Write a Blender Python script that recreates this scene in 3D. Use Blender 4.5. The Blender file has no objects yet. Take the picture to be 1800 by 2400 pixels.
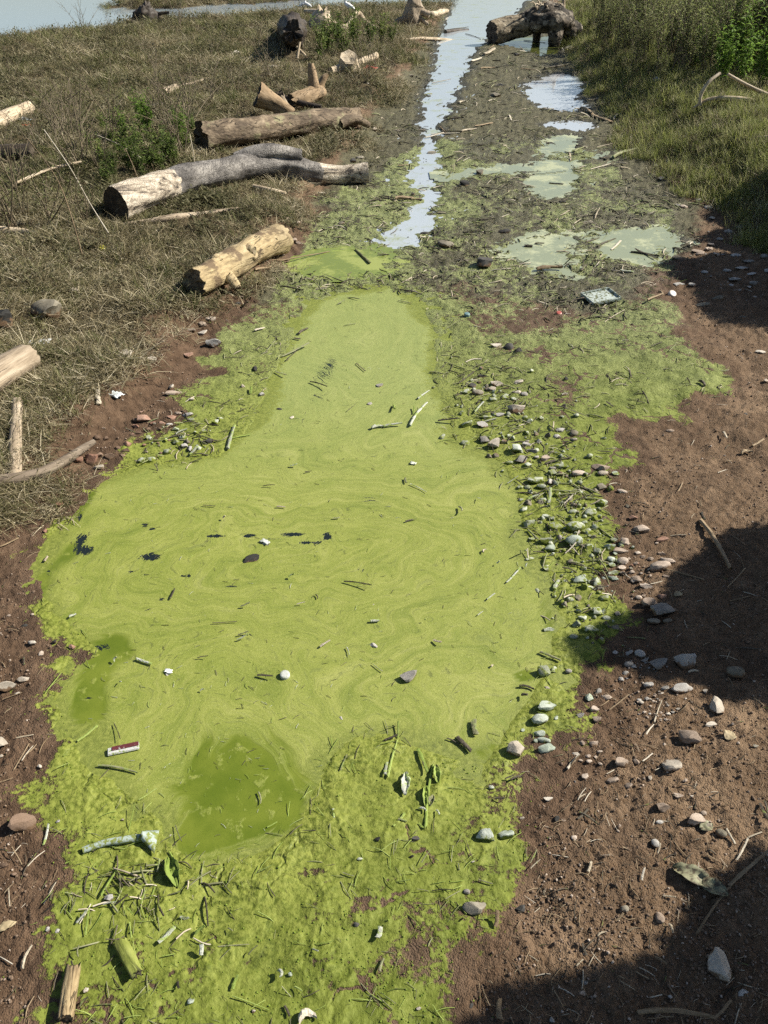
import bpy, math, random
import numpy as np
from mathutils import Vector, Matrix, noise as mnoise

random.seed(7)
rng = np.random.default_rng(11)
scene = bpy.context.scene
R = math.radians

# ------------------------------------------------------------------ camera
CAM_H, PITCH, F = 1.62, 37.7, 1662.0          # metres, degrees down, focal length in photo units
FW, FH = 1659.0, 2212.0
cam_d = bpy.data.cameras.new('camera')
cam_d.sensor_fit = 'VERTICAL'
cam_d.sensor_height = 32.0
cam_d.lens = F / FH * 32.0
cam_d.clip_start = 0.05
cam_d.clip_end = 2000.0
cam = bpy.data.objects.new('camera', cam_d)
scene.collection.objects.link(cam)
cam.location = (0, 0, CAM_H)
cam.rotation_euler = (R(90 - PITCH), 0, 0)
scene.camera = cam

# ------------------------------------------------------------------ world, sun, exposure
SUN_EL, SUN_AZ = 39.0, 14.0                    # azimuth measured from +X towards +Y
sun_dir = Vector((math.cos(R(SUN_EL)) * math.cos(R(SUN_AZ)), math.cos(R(SUN_EL)) * math.sin(R(SUN_AZ)), math.sin(R(SUN_EL))))
world = bpy.data.worlds.new('World')
scene.world = world
world.use_nodes = True
wn = world.node_tree
wn.nodes.clear()
w_out = wn.nodes.new('ShaderNodeOutputWorld')
w_bg = wn.nodes.new('ShaderNodeBackground')
w_sky = wn.nodes.new('ShaderNodeTexSky')
w_sky.sky_type = 'NISHITA'
w_sky.sun_disc = False
w_sky.sun_elevation = R(SUN_EL)
w_sky.sun_rotation = R(90 - SUN_AZ)
w_sky.air_density = 1.0
w_sky.dust_density = 1.0
w_bg.inputs['Strength'].default_value = 0.055
wn.links.new(w_sky.outputs[0], w_bg.inputs['Color'])
wn.links.new(w_bg.outputs[0], w_out.inputs['Surface'])
sun_d = bpy.data.lights.new('sun', 'SUN')
sun_d.energy = 5.0
sun_d.angle = R(0.5)
sun_d.color = (1.0, 0.945, 0.85)
sun = bpy.data.objects.new('sun', sun_d)
scene.collection.objects.link(sun)
sun.rotation_euler = sun_dir.to_track_quat('Z', 'Y').to_euler()
sun.location = sun_dir * 30
vs = scene.view_settings
vs.view_transform = 'Standard'
vs.look = 'None'
vs.exposure = 0.80
vs.gamma = 1.0
scene.cycles.use_denoising = False
scene.cycles.max_bounces = 4
scene.cycles.diffuse_bounces = 2
scene.cycles.use_adaptive_sampling = True
scene.cycles.adaptive_threshold = 0.03
scene.cycles.transparent_max_bounces = 8

COL = scene.collection

# ------------------------------------------------------------------ helpers: picture <-> place
SP, CP = math.sin(R(PITCH)), math.cos(R(PITCH))

def ray(px, py):
    a = (px - FW / 2) / F
    b = -(py - FH / 2) / F
    return Vector((a, b * SP + CP, b * CP - SP))

def at(px, py, z=0.0):
    d = ray(px, py)
    t = (z - CAM_H) / d.z
    return Vector((d.x * t, d.y * t, z))

def depth_of(p):
    return p.y * CP - (p.z - CAM_H) * SP

def pxm(p):
    """metres per photo unit at a point"""
    return depth_of(p) / F

TILE = {'A': (0, 0), 'B': (829.5, 0), 'C': (0, 460.8), 'D': (829.5, 460.8), 'E': (0, 1013.8), 'F': (829.5, 1013.8),
        'G': (0, 1566.8), 'H': (829.5, 1566.8)}

def T(t, x, y):
    o = TILE[t]
    return o[0] + x / 2, o[1] + y / 2

# ------------------------------------------------------------------ helpers: noise and distance fields (numpy)
_perm = rng.permutation(256)
_perm = np.concatenate([_perm, _perm, _perm])
_ang = rng.random(256) * 2 * np.pi
_gx, _gy = np.cos(_ang), np.sin(_ang)

def pn(x, y, seed=0):
    x = np.asarray(x, float) + seed * 17.31
    y = np.asarray(y, float) - seed * 9.77
    xi, yi = np.floor(x).astype(int), np.floor(y).astype(int)
    xf, yf = x - xi, y - yi
    u = xf * xf * xf * (xf * (xf * 6 - 15) + 10)
    v = yf * yf * yf * (yf * (yf * 6 - 15) + 10)
    X, Y = xi & 255, yi & 255
    def g(ix, iy, dx, dy):
        h = _perm[_perm[ix & 255] + (iy & 255)]
        return _gx[h] * dx + _gy[h] * dy
    n00, n10 = g(X, Y, xf, yf), g(X + 1, Y, xf - 1, yf)
    n01, n11 = g(X, Y + 1, xf, yf - 1), g(X + 1, Y + 1, xf - 1, yf - 1)
    a = n00 + u * (n10 - n00)
    b = n01 + u * (n11 - n01)
    return (a + v * (b - a)) * 1.5

def fbm(x, y, octv=4, seed=0, gain=0.5):
    s, a, f = 0, 1.0, 1.0
    for o in range(octv):
        s = s + a * pn(x * f, y * f, seed + o * 3)
        a *= gain
        f *= 2.03
    return s

def sst(x, a, b):
    t = np.clip((x - a) / (b - a), 0, 1)
    return t * t * (3 - 2 * t)

def sdf(poly, x, y):
    """signed distance to polygon, negative inside"""
    x = np.asarray(x, float); y = np.asarray(y, float)
    d = np.full(x.shape, 1e9)
    ins = np.zeros(x.shape, bool)
    n = len(poly)
    for i in range(n):
        ax, ay = poly[i][0], poly[i][1]
        bx, by = poly[(i + 1) % n][0], poly[(i + 1) % n][1]
        ex, ey = bx - ax, by - ay
        L = ex * ex + ey * ey + 1e-12
        t = np.clip(((x - ax) * ex + (y - ay) * ey) / L, 0, 1)
        dx, dy = x - ax - t * ex, y - ay - t * ey
        d = np.minimum(d, dx * dx + dy * dy)
        c = ((ay > y) != (by > y))
        if by != ay:
            ins ^= c & (x < (bx - ax) * (y - ay) / (by - ay) + ax)
    d = np.sqrt(d)
    return np.where(ins, -d, d)

def W(pts):
    return [at(a, b) for a, b in pts]

# ------------------------------------------------------------------ layout of the place (outlines on the ground)
P_MAIN = W([(672, 648), (740, 630), (840, 622), (905, 645), (950, 720), (930, 820), (960, 880), (985, 950), (1085, 1000), (1118, 1060),
            (1130, 1130), (1150, 1200), (1190, 1262), (1205, 1340), (1190, 1400), (1185, 1450), (1140, 1520), (1090, 1590), (1040, 1645),
            (960, 1640), (870, 1605), (805, 1590), (740, 1625), (650, 1710), (610, 1785), (555, 1845), (480, 1885), (405, 1862), (355, 1800), (325, 1740),
            (270, 1690), (190, 1640), (130, 1560), (115, 1500), (150, 1440), (210, 1415), (180, 1385), (118, 1335), (82, 1275), (68, 1220), (85, 1170),
            (150, 1115), (205, 1045), (300, 1005), (470, 985), (550, 905), (572, 830), (610, 760), (645, 690)])
P_CHAN = W([(985, -12), (962, 50), (940, 100), (936, 150), (915, 200), (903, 255), (905, 315), (888, 350), (878, 392), (900, 432), (868, 468),
            (828, 500), (800, 528), (835, 540), (885, 535), (930, 500), (955, 450), (948, 400), (952, 345), (945, 300), (962, 270), (985, 212),
            (1003, 170), (1022, 130), (1040, 92), (1075, 70), (1110, 40), (1130, 10), (1140, -12)])
P_POOL = W([(1075, 82), (1130, 80), (1225, 78), (1228, 95), (1205, 115), (1170, 120), (1120, 102), (1085, 98)])
P_PUD = [
    W([(1130, 190), (1160, 165), (1215, 160), (1262, 168), (1255, 205), (1262, 240), (1210, 243), (1160, 232), (1125, 205)]),
    W([(1180, 268), (1230, 262), (1278, 266), (1268, 280), (1225, 284)]),
    W([(1165, 330), (1190, 300), (1245, 290), (1262, 305), (1225, 330), (1180, 338)]),
    W([(1130, 400), (1180, 352), (1240, 345), (1250, 395), (1235, 425), (1165, 430)]),
    W([(1290, 335), (1318, 328), (1322, 345), (1300, 350)]),
    W([(1110, 520), (1160, 505), (1240, 508), (1255, 545), (1225, 575), (1255, 598), (1180, 600), (1120, 580), (1100, 550)]),
    W([(1280, 515), (1350, 494), (1450, 500), (1478, 520), (1440, 550), (1380, 570), (1310, 560)]),
    W([(960, 378), (1040, 364), (1180, 358), (1190, 366), (1050, 376), (965, 386)]),
    W([(640, 570), (700, 550), (800, 545), (850, 560), (810, 590), (700, 595), (650, 590)]),
]
P_LEFT = W([(985, -12), (950, 40), (885, 170), (805, 270), (795, 330), (705, 400), (660, 470), (640, 520), (585, 590), (515, 640), (440, 690),
            (395, 770), (320, 845), (225, 930), (165, 985), (115, 1060), (55, 1130), (0, 1190), (-150, 1330), (-500, 1700), (-1500, 1700),
            (-1900, 600), (-2600, 60), (-1500, -12)])
P_RIGHT = W([(1215, 0), (1200, 45), (1240, 125), (1290, 220), (1350, 300), (1420, 372), (1500, 445), (1590, 500), (1659, 575), (1800, 720),
             (2100, 1000), (2500, 1200), (3400, 1100), (3300, 300), (3000, 0), (1300, -12)])
P_LAKE = W([(-2600, 95), (0, 92), (60, 82), (130, 72), (205, 64), (270, 52), (340, 46), (430, 44), (520, 38), (600, 30), (760, 20), (880, 12), (965, -2)]) + \
         [Vector((3.0, 24, 0)), Vector((12, 21.5, 0)), Vector((40, 18, 0)), Vector((400, 60, 0)), Vector((400, 700, 0)), Vector((-400, 700, 0)), Vector((-400, 60, 0))]
P_ISLE = W([(180, 26), (250, 24), (330, 20), (470, 12), (600, 6), (720, 0), (700, -25), (400, -25), (245, -5)])
P_ALG = W([(620, 600), (480, 700), (430, 790), (410, 840), (350, 930), (270, 985), (190, 1050), (95, 1150), (60, 1220), (105, 1340), (170, 1392),
           (120, 1440), (92, 1500), (95, 1560), (50, 1660), (75, 1735), (125, 1765), (85, 1850), (100, 1940), (60, 2030), (70, 2100), (45, 2230),
           (60, 2500), (1000, 2500), (1085, 2230), (1090, 2090), (1100, 1995), (1085, 1955), (1135, 1850), (1150, 1740), (1195, 1690), (1265, 1600), (1290, 1490),
           (1335, 1400), (1345, 1290), (1310, 1190), (1330, 1080), (1350, 1000), (1335, 945), (1440, 920), (1550, 872), (1555, 835),
           (1500, 740), (1460, 650), (1470, 570), (1480, 490), (1380, 400), (1290, 330), (1150, 300), (950, 300), (830, 350), (700, 430), (650, 500)])
P_TRACK = W([(640, 540), (560, 640), (520, 690), (800, 640), (1000, 640), (1300, 700), (1420, 620), (1500, 540), (1530, 470), (1450, 390), (1380, 300), (1310, 220), (1255, 130), (1215, 50),
             (1180, -12), (960, -12), (940, 60), (850, 180), (770, 280), (680, 420)])

def gauss(x, y, px, py, wpx, hpx):
    c = at(px, py)
    mx = wpx * pxm(c)
    a = at(px, py - hpx)
    my = abs(a.y - c.y)
    return np.exp(-(((x - c.x) / mx) ** 2 + ((y - c.y) / my) ** 2))

def water_field(x, y):
    jx, jy = 0.05 * fbm(x * 3, y * 3, 3, 41), 0.05 * fbm(x * 3, y * 3, 3, 47)
    s = sdf(P_MAIN, x + jx * .55, y + jy * .55)
    hx, hy = .035 * fbm(x * 13, y * 13, 3, 43), .05 * fbm(x * 11, y * 11, 3, 44)
    far = [sdf(p, x + jx * 1.8 + hx, y + jy * 1.8 + hy) for p in [P_CHAN, P_POOL] + P_PUD]
    far[0] = far[0] + .035
    far[9] = far[9] + .03
    for i_ in range(2, 9): far[i_] = far[i_] + .03
    m = s
    for f in far:
        m = np.minimum(m, f)
    return s, m

def lake_field(x, y):
    jx, jy = 0.5 * fbm(x * .7, y * .7, 4, 61), 0.8 * fbm(x * .7, y * .7, 4, 67)
    return np.maximum(sdf(P_LAKE, x + jx, y + jy), -sdf(P_ISLE, x + jx, y + jy))

def ground(x, y, detail=True, masks=False):
    x = np.asarray(x, float); y = np.asarray(y, float)
    s_main, s_w = water_field(x, y)
    sl = -sdf(P_LEFT, x + .06 * fbm(x * 2.5, y * 2.5, 3, 5), y + .06 * fbm(x * 2.5, y * 2.5, 3, 6))
    sr = -sdf(P_RIGHT, x + .08 * fbm(x * 2, y * 2, 3, 7), y + .08 * fbm(x * 2, y * 2, 3, 8))
    lk = lake_field(x, y)
    z = 0.016 + 0.012 * fbm(x * 1.3, y * 1.3, 3, 1)
    # soil on the right swells gently towards the bank
    rr = sst(x - (0.42 + 0.0 * y), 0.0, 1.2) * sst(-y, -6, -3)
    z = z + rr * (0.03 + 0.02 * fbm(x * 3.5, y * 3.5, 3, 9))
    z = np.maximum(z, 0.006)
    z = np.clip(s_w * 0.16, -0.045, 1) * (s_w < 0) + np.minimum(z, np.minimum(np.maximum(s_main, 0) * .045, np.maximum(s_w, 0) * .11) + .001) * (s_w >= 0)
    z = z + (0.07 * sst(sl, -0.12, .18) + 0.10 * sst(sl, 0.1, 1.4) + 0.035 * fbm(x * 1.6, y * 1.6, 3, 12) * sst(sl, 0, .6)) * (1 - sst(-lk, -2.0, .1))
    z = z + 0.30 * sst(sr, -0.05, 0.8) + 0.22 * sst(sr, .6, 3.5) + 0.05 * fbm(x * 1.4, y * 1.4, 3, 13) * sst(sr, 0, 1)
    z = z - (0.35 * sst(-lk, -.3, 2.0) + 0.12 * sst(-lk, -0.8, .3)) * sst(y, 9, 14)
    alg = -sdf(P_ALG, x + .10 * fbm(x * 4, y * 4, 4, 21), y + .10 * fbm(x * 4, y * 4, 4, 22))
    if detail:
        veg = np.maximum(sst(sl, 0, .25), sst(sr, 0, .3))
        shore = sst(s_w, -.05, .06)
        dry = (1 - sst(alg, -.04, .05))
        lump = fbm(x * 9, y * 9, 3, 31)
        cr = fbm(x * 34, y * 34, 3, 33, .6)
        fin = fbm(x * 110, y * 110, 2, 35)
        ridge = 1 - np.abs(fbm(x * 14 + .6 * fbm(x * 6, y * 6, 2, 37), y * 14, 2, 38))
        z = z + shore * (0.006 * lump + dry * (0.0045 * cr + 0.0022 * fin) + (1 - dry) * (.35 + 1.1 * sst(lump, -.25, .6)) * (0.0022 * cr + .0009 * fin + 0.0026 * (ridge - .6)))
        far_track = sst(y, 3.0, 4.2) * (1 - veg)
        z = z + far_track * shore * (0.010 * fbm(x * 12, y * 12, 3, 39) + .005 * cr)
        z = z + veg * (0.015 * lump + .006 * cr)
    if not masks:
        return z
    trk = -sdf(P_TRACK, x + .12 * fbm(x * 2, y * 2, 3, 51), y + .12 * fbm(x * 2, y * 2, 3, 52))
    return z, dict(s_main=s_main, s_w=s_w, sl=sl, sr=sr, lk=lk, alg=alg, trk=trk)

class Lookup:
    """ground height sampled once on two grids (fine close by, coarse far off)"""
    def __init__(self, detail):
        self.g = []
        for x0, x1, y0, y1, st in [(-3.4, 3.4, .2, 7.0, .022), (-15, 15, 6.8, 30, .09)]:
            xs, ys = np.arange(x0, x1, st), np.arange(y0, y1, st)
            X, Y = np.meshgrid(xs, ys)
            self.g.append((x0, y0, st, ground(X.ravel(), Y.ravel(), detail).reshape(X.shape)))
    def __call__(self, x, y):
        x = np.asarray(x, float); y = np.asarray(y, float)
        out = None
        for x0, y0, st, Z in self.g[::-1]:
            fx = np.clip((x - x0) / st, 0, Z.shape[1] - 1.001); fy = np.clip((y - y0) / st, 0, Z.shape[0] - 1.001)
            i, j = fx.astype(int), fy.astype(int)
            u, v = fx - i, fy - j
            z = (Z[j, i] * (1 - u) + Z[j, i + 1] * u) * (1 - v) + (Z[j + 1, i] * (1 - u) + Z[j + 1, i + 1] * u) * v
            out = z if out is None else np.where((np.abs(x) < 3.3) & (y < 6.9), z, out)
        return out
LOOK = Lookup(False)
LOOKD = LOOK

def gz(x, y):
    return float(LOOKD(np.array([x]), np.array([y]))[0])

def atg(px, py, dz=0.0):
    """where the line of sight meets the ground (raised by dz)"""
    d = ray(px, py)
    t = np.linspace((.75 + dz - CAM_H) / d.z, (-.12 - CAM_H) / d.z, 120)
    xs, ys, zs = d.x * t, d.y * t, CAM_H + d.z * t
    g = LOOK(xs, ys) + dz
    i = int(np.argmax(zs < g))
    if i == 0:
        i = len(t) - 1
    a = (zs[i - 1] - g[i - 1]); b = (zs[i] - g[i])
    k = a / (a - b + 1e-9)
    tt = t[i - 1] + k * (t[i] - t[i - 1])
    return Vector((d.x * tt, d.y * tt, CAM_H + d.z * tt))

# ------------------------------------------------------------------ helpers: objects
def link(o, parent=None):
    COL.objects.link(o)
    if parent is not None:
        o.parent = parent
    return o

def tag(o, label=None, cat=None, group=None, kind=None):
    if label: o['label'] = label
    if cat: o['category'] = cat
    if group: o['group'] = group
    if kind: o['kind'] = kind
    return o

def mesh_from(name, verts, faces, mat=None, smooth=True):
    me = bpy.data.meshes.new(name)
    me.from_pydata([tuple(v) for v in verts], [], faces)
    me.update()
    if smooth:
        me.polygons.foreach_set('use_smooth', np.ones(len(me.polygons), bool))
    if mat is not None:
        me.materials.append(mat)
    return me

def np_mesh(name, co, quads, mat=None, smooth=True):
    me = bpy.data.meshes.new(name)
    nv, nf = len(co), len(quads)
    k = quads.shape[1]
    me.vertices.add(nv)
    me.vertices.foreach_set('co', co.astype(np.float32).ravel())
    me.loops.add(nf * k)
    me.loops.foreach_set('vertex_index', quads.astype(np.int32).ravel())
    me.polygons.add(nf)
    me.polygons.foreach_set('loop_start', np.arange(0, nf * k, k, dtype=np.int32))
    me.polygons.foreach_set('loop_total', np.full(nf, k, np.int32))
    if smooth:
        me.polygons.foreach_set('use_smooth', np.ones(nf, bool))
    me.update(calc_edges=True)
    if mat is not None:
        me.materials.append(mat)
    return me

def fattr(me, name, data):
    a = me.attributes.new(name, 'FLOAT', 'POINT')
    a.data.foreach_set('value', np.asarray(data, np.float32))

class NT:
    """tiny node-tree builder"""
    def __init__(self, name):
        self.mat = bpy.data.materials.new(name)
        self.mat.use_nodes = True
        self.t = self.mat.node_tree
        self.t.nodes.clear()
        self.out = self.t.nodes.new('ShaderNodeOutputMaterial')
        self.b = self.t.nodes.new('ShaderNodeBsdfPrincipled')
        self.t.links.new(self.b.outputs[0], self.out.inputs[0])
        self.b.inputs['Roughness'].default_value = 0.8
    def n(self, typ, **kw):
        nd = self.t.nodes.new(typ)
        for k, v in kw.items():
            setattr(nd, k, v)
        return nd
    def lk(self, a, b):
        self.t.links.new(a, b)
    def put(self, sock, v):
        if isinstance(v, bpy.types.NodeSocket):
            self.lk(v, sock)
        else:
            if sock.type == 'RGBA' and len(v) == 3:
                v = (*v, 1)
            sock.default_value = v
    def coord(self, which='Object'):
        return self.n('ShaderNodeTexCoord').outputs[which]
    def pos(self):
        return self.n('ShaderNodeNewGeometry').outputs['Position']
    def mapping(self, vec, scale=(1, 1, 1), loc=(0, 0, 0), rot=(0, 0, 0)):
        m = self.n('ShaderNodeMapping')
        self.lk(vec, m.inputs[0])
        m.inputs['Scale'].default_value = scale
        m.inputs['Location'].default_value = loc
        m.inputs['Rotation'].default_value = rot
        return m.outputs[0]
    def noise(self, vec, scale, detail=4, rough=.55, dist=0):
        m = self.n('ShaderNodeTexNoise')
        self.lk(vec, m.inputs['Vector'])
        m.inputs['Scale'].default_value = scale
        m.inputs['Detail'].default_value = detail
        m.inputs['Roughness'].default_value = rough
        m.inputs['Distortion'].default_value = dist
        return m.outputs[0]
    def voro(self, vec, scale, feature='F1', out='Distance'):
        m = self.n('ShaderNodeTexVoronoi', feature=feature)
        self.lk(vec, m.inputs['Vector'])
        m.inputs['Scale'].default_value = scale
        return m.outputs[out]
    def ramp(self, f, stops, interp='LINEAR'):
        m = self.n('ShaderNodeValToRGB')
        cr = m.color_ramp
        cr.interpolation = interp
        while len(cr.elements) < len(stops):
            cr.elements.new(0.5)
        for e, (p, c) in zip(cr.elements, stops):
            e.position = p
            e.color = (*c, 1) if len(c) == 3 else c
        self.put(m.inputs[0], f)
        return m.outputs[0]
    def sm(self, f, a, b):
        m = self.n('ShaderNodeMapRange', interpolation_type='SMOOTHSTEP')
        self.put(m.inputs[0], f)
        m.inputs[1].default_value, m.inputs[2].default_value = a, b
        return m.outputs[0]
    def mix(self, f, a, b, mode='MIX'):
        m = self.n('ShaderNodeMix', data_type='RGBA', blend_type=mode)
        self.put(m.inputs[0], f)
        self.put(m.inputs[6], a)
        self.put(m.inputs[7], b)
        return m.outputs[2]
    def ma(self, op, a, b=0.0, c=0.0):
        m = self.n('ShaderNodeMath', operation=op)
        self.put(m.inputs[0], a)
        self.put(m.inputs[1], b)
        if op == 'MULTIPLY_ADD':
            self.put(m.inputs[2], c)
        return m.outputs[0]
    def attr(self, name, out='Fac'):
        return self.n('ShaderNodeAttribute', attribute_name=name).outputs[out]
    def rnd(self):
        return self.n('ShaderNodeObjectInfo').outputs['Random']
    def bump(self, h, strength=.5, dist=.002, normal=None):
        m = self.n('ShaderNodeBump')
        m.inputs['Strength'].default_value = strength
        m.inputs['Distance'].default_value = dist
        self.lk(h, m.inputs['Height'])
        if normal is not None:
            self.lk(normal, m.inputs['Normal'])
        return m.outputs[0]
    def done(self, color=None, rough=None, normal=None, spec=None):
        if color is not None: self.put(self.b.inputs['Base Color'], color)
        if rough is not None: self.put(self.b.inputs['Roughness'], rough)
        if normal is not None: self.lk(normal, self.b.inputs['Normal'])
        if spec is not None: self.put(self.b.inputs['Specular IOR Level'], spec)
        return self.mat

# ------------------------------------------------------------------ ground
def ground_material():
    m = NT('ground_soil')
    p = m.pos()
    n1, n2, n3 = m.noise(p, 2.2, 5), m.noise(p, 14, 5, .6), m.noise(p, 90, 4, .6)
    n4 = m.noise(p, 420, 3, .6)
    soil = m.ramp(m.ma('MULTIPLY_ADD', n2, .6, m.ma('MULTIPLY', n1, .4)), [(.3, (.097, .063, .037)), (.5, (.174, .117, .071)), (.72, (.268, .186, .117))])
    soil = m.mix(m.sm(n3, .35, .7), soil, (.118, .072, .038))
    soil = m.mix(m.ma('MULTIPLY', m.sm(m.noise(p, 4.5, 5, .65), .52, .66), .55), soil, (.30, .205, .125))
    soil = m.mix(m.ma('MULTIPLY', m.sm(m.noise(p, 3.3, 5, .65, .5), .54, .66), .6), soil, (.085, .055, .034))
    grit = m.voro(p, 260)
    soil = m.mix(m.ma('MULTIPLY', m.sm(grit, .30, .10), m.sm(n3, .45, .6)), soil, (.32, .23, .15))
    soil = m.mix(m.ma('MULTIPLY', m.sm(n4, .52, .7), .6), soil, (.055, .036, .022))
    damp = m.attr('damp')
    soil = m.mix(m.ma('MULTIPLY', damp, .65), soil, m.mix(.5, soil, (.06, .03, .017)))
    mud = m.ramp(m.ma('MULTIPLY_ADD', n3, .5, m.ma('MULTIPLY', n2, .5)), [(.3, (.040, .036, .020)), (.5, (.108, .099, .053)), (.7, (.20, .19, .106))])
    mud = m.mix(m.ma('MULTIPLY', m.sm(n4, .5, .62), .7), mud, (.035, .031, .02))
    mud = m.mix(m.ma('MULTIPLY', m.attr('marg'), .75), mud, (.04, .037, .027))
    that = m.ramp(n3, [(.3, (.03, .022, .012)), (.55, (.09, .068, .036)), (.75, (.17, .135, .075))])
    soil = m.mix(m.ma('MULTIPLY', damp, .75), soil, m.mix(m.sm(n2, .35, .65), (.062, .037, .021), (.132, .083, .050)))
    c = m.mix(m.sm(m.ma('ADD', m.attr('mud'), m.ma('MULTIPLY', m.ma('SUBTRACT', n2, .5), .8)), .35, .65), soil, mud)
    c = m.mix(m.sm(m.ma('ADD', m.attr('veg'), m.ma('MULTIPLY', m.ma('SUBTRACT', n2, .5), .9)), .35, .65), c, that)
    # algae crust
    ga = m.ramp(m.ma('MULTIPLY_ADD', n3, .5, m.ma('MULTIPLY', n2, .5)), [(.30, (.050, .066, .008)), (.48, (.118, .146, .018)), (.66, (.20, .228, .044))])
    ga = m.mix(m.ma('MULTIPLY', m.sm(n4, .52, .68), .22), ga, (.06, .075, .01))
    mat_ = m.sm(m.noise(p, 7, 5, .6, .3), .42, .60)
    ga = m.mix(m.ma('MULTIPLY', mat_, .45), ga, (.165, .192, .030))
    gb = m.ramp(m.ma('MULTIPLY_ADD', n3, .5, m.ma('MULTIPLY', n2, .5)), [(.3, (.10, .118, .042)), (.50, (.23, .255, .092)), (.68, (.38, .405, .18))])
    ga = m.mix(m.ma('MULTIPLY', m.attr('near'), m.sm(n3, .38, .6)), ga, (.215, .238, .045))
    fary = m.attr('pale')
    g = m.mix(fary, ga, gb)
    dv = m.n('ShaderNodeVectorMath', operation='ADD')
    m.lk(p, dv.inputs[0])
    nv = m.n('ShaderNodeTexNoise'); m.lk(p, nv.inputs['Vector']); nv.inputs['Scale'].default_value = 9; nv.inputs['Detail'].default_value = 4
    vm = m.n('ShaderNodeVectorMath', operation='SCALE'); m.lk(nv.outputs['Color'], vm.inputs[0]); vm.inputs['Scale'].default_value = .16
    m.lk(vm.outputs[0], dv.inputs[1])
    crack = m.voro(dv.outputs[0], 6.5, 'DISTANCE_TO_EDGE')
    crk = m.ma('MULTIPLY', m.sm(crack, .055, .0), m.sm(m.noise(p, 3.1, 3), .46, .58))
    cov = m.ma('ADD', m.ma('SUBTRACT', m.attr('algae'), m.ma('MULTIPLY', crk, m.ma('SUBTRACT', .75, m.ma('MULTIPLY', m.attr('near'), .75)))), m.ma('MULTIPLY', m.ma('SUBTRACT', n2, .5), 1.0))
    cov = m.ma('ADD', cov, m.ma('MULTIPLY', m.ma('SUBTRACT', n3, .5), .9))
    gb = m.mix(m.ma('MULTIPLY', m.attr('near'), m.sm(n3, .40, .6)), gb, (.245, .28, .085))
    gb = m.mix(m.ma('MULTIPLY', m.sm(n4, .47, .62), .6), gb, (.05, .06, .025))
    gb = m.mix(m.ma('MULTIPLY', m.sm(m.noise(p, 38, 4, .7), .52, .64), .7), gb, (.07, .075, .035))
    g = m.mix(fary, ga, gb)
    cov = m.ma('ADD', cov, m.ma('MULTIPLY', m.ma('SUBTRACT', m.noise(p, 38, 5, .7), .5), m.ma('MULTIPLY_ADD', fary, .9, .25)))
    cov = m.sm(cov, .38, .56)
    c = m.mix(cov, c, g)
    wet = m.attr('wet')
    rough = m.ma('SUBTRACT', .93, m.ma('MULTIPLY', wet, .45))
    h = m.ma('ADD', m.ma('MULTIPLY', n3, .7), m.ma('MULTIPLY', n4, .4))
    h = m.ma('SUBTRACT', h, m.ma('MULTIPLY', grit, .35))
    ha = m.ma('ADD', m.ma('MULTIPLY', m.noise(p, 30, 5, .6), .75), m.ma('ADD', m.ma('MULTIPLY', n3, .35), m.ma('MULTIPLY', n4, .08)))
    ha = m.ma('SUBTRACT', ha, m.ma('MULTIPLY', crk, .4))
    hm = m.n('ShaderNodeMix', data_type='FLOAT')
    m.lk(m.ma('MULTIPLY', cov, m.ma('SUBTRACT', 1.0, fary)), hm.inputs[0]); m.lk(h, hm.inputs[2]); m.lk(ha, hm.inputs[3])
    nb = m.bump(hm.outputs[0], .9, .009)
    return m.done(c, rough, nb, .22)

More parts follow.
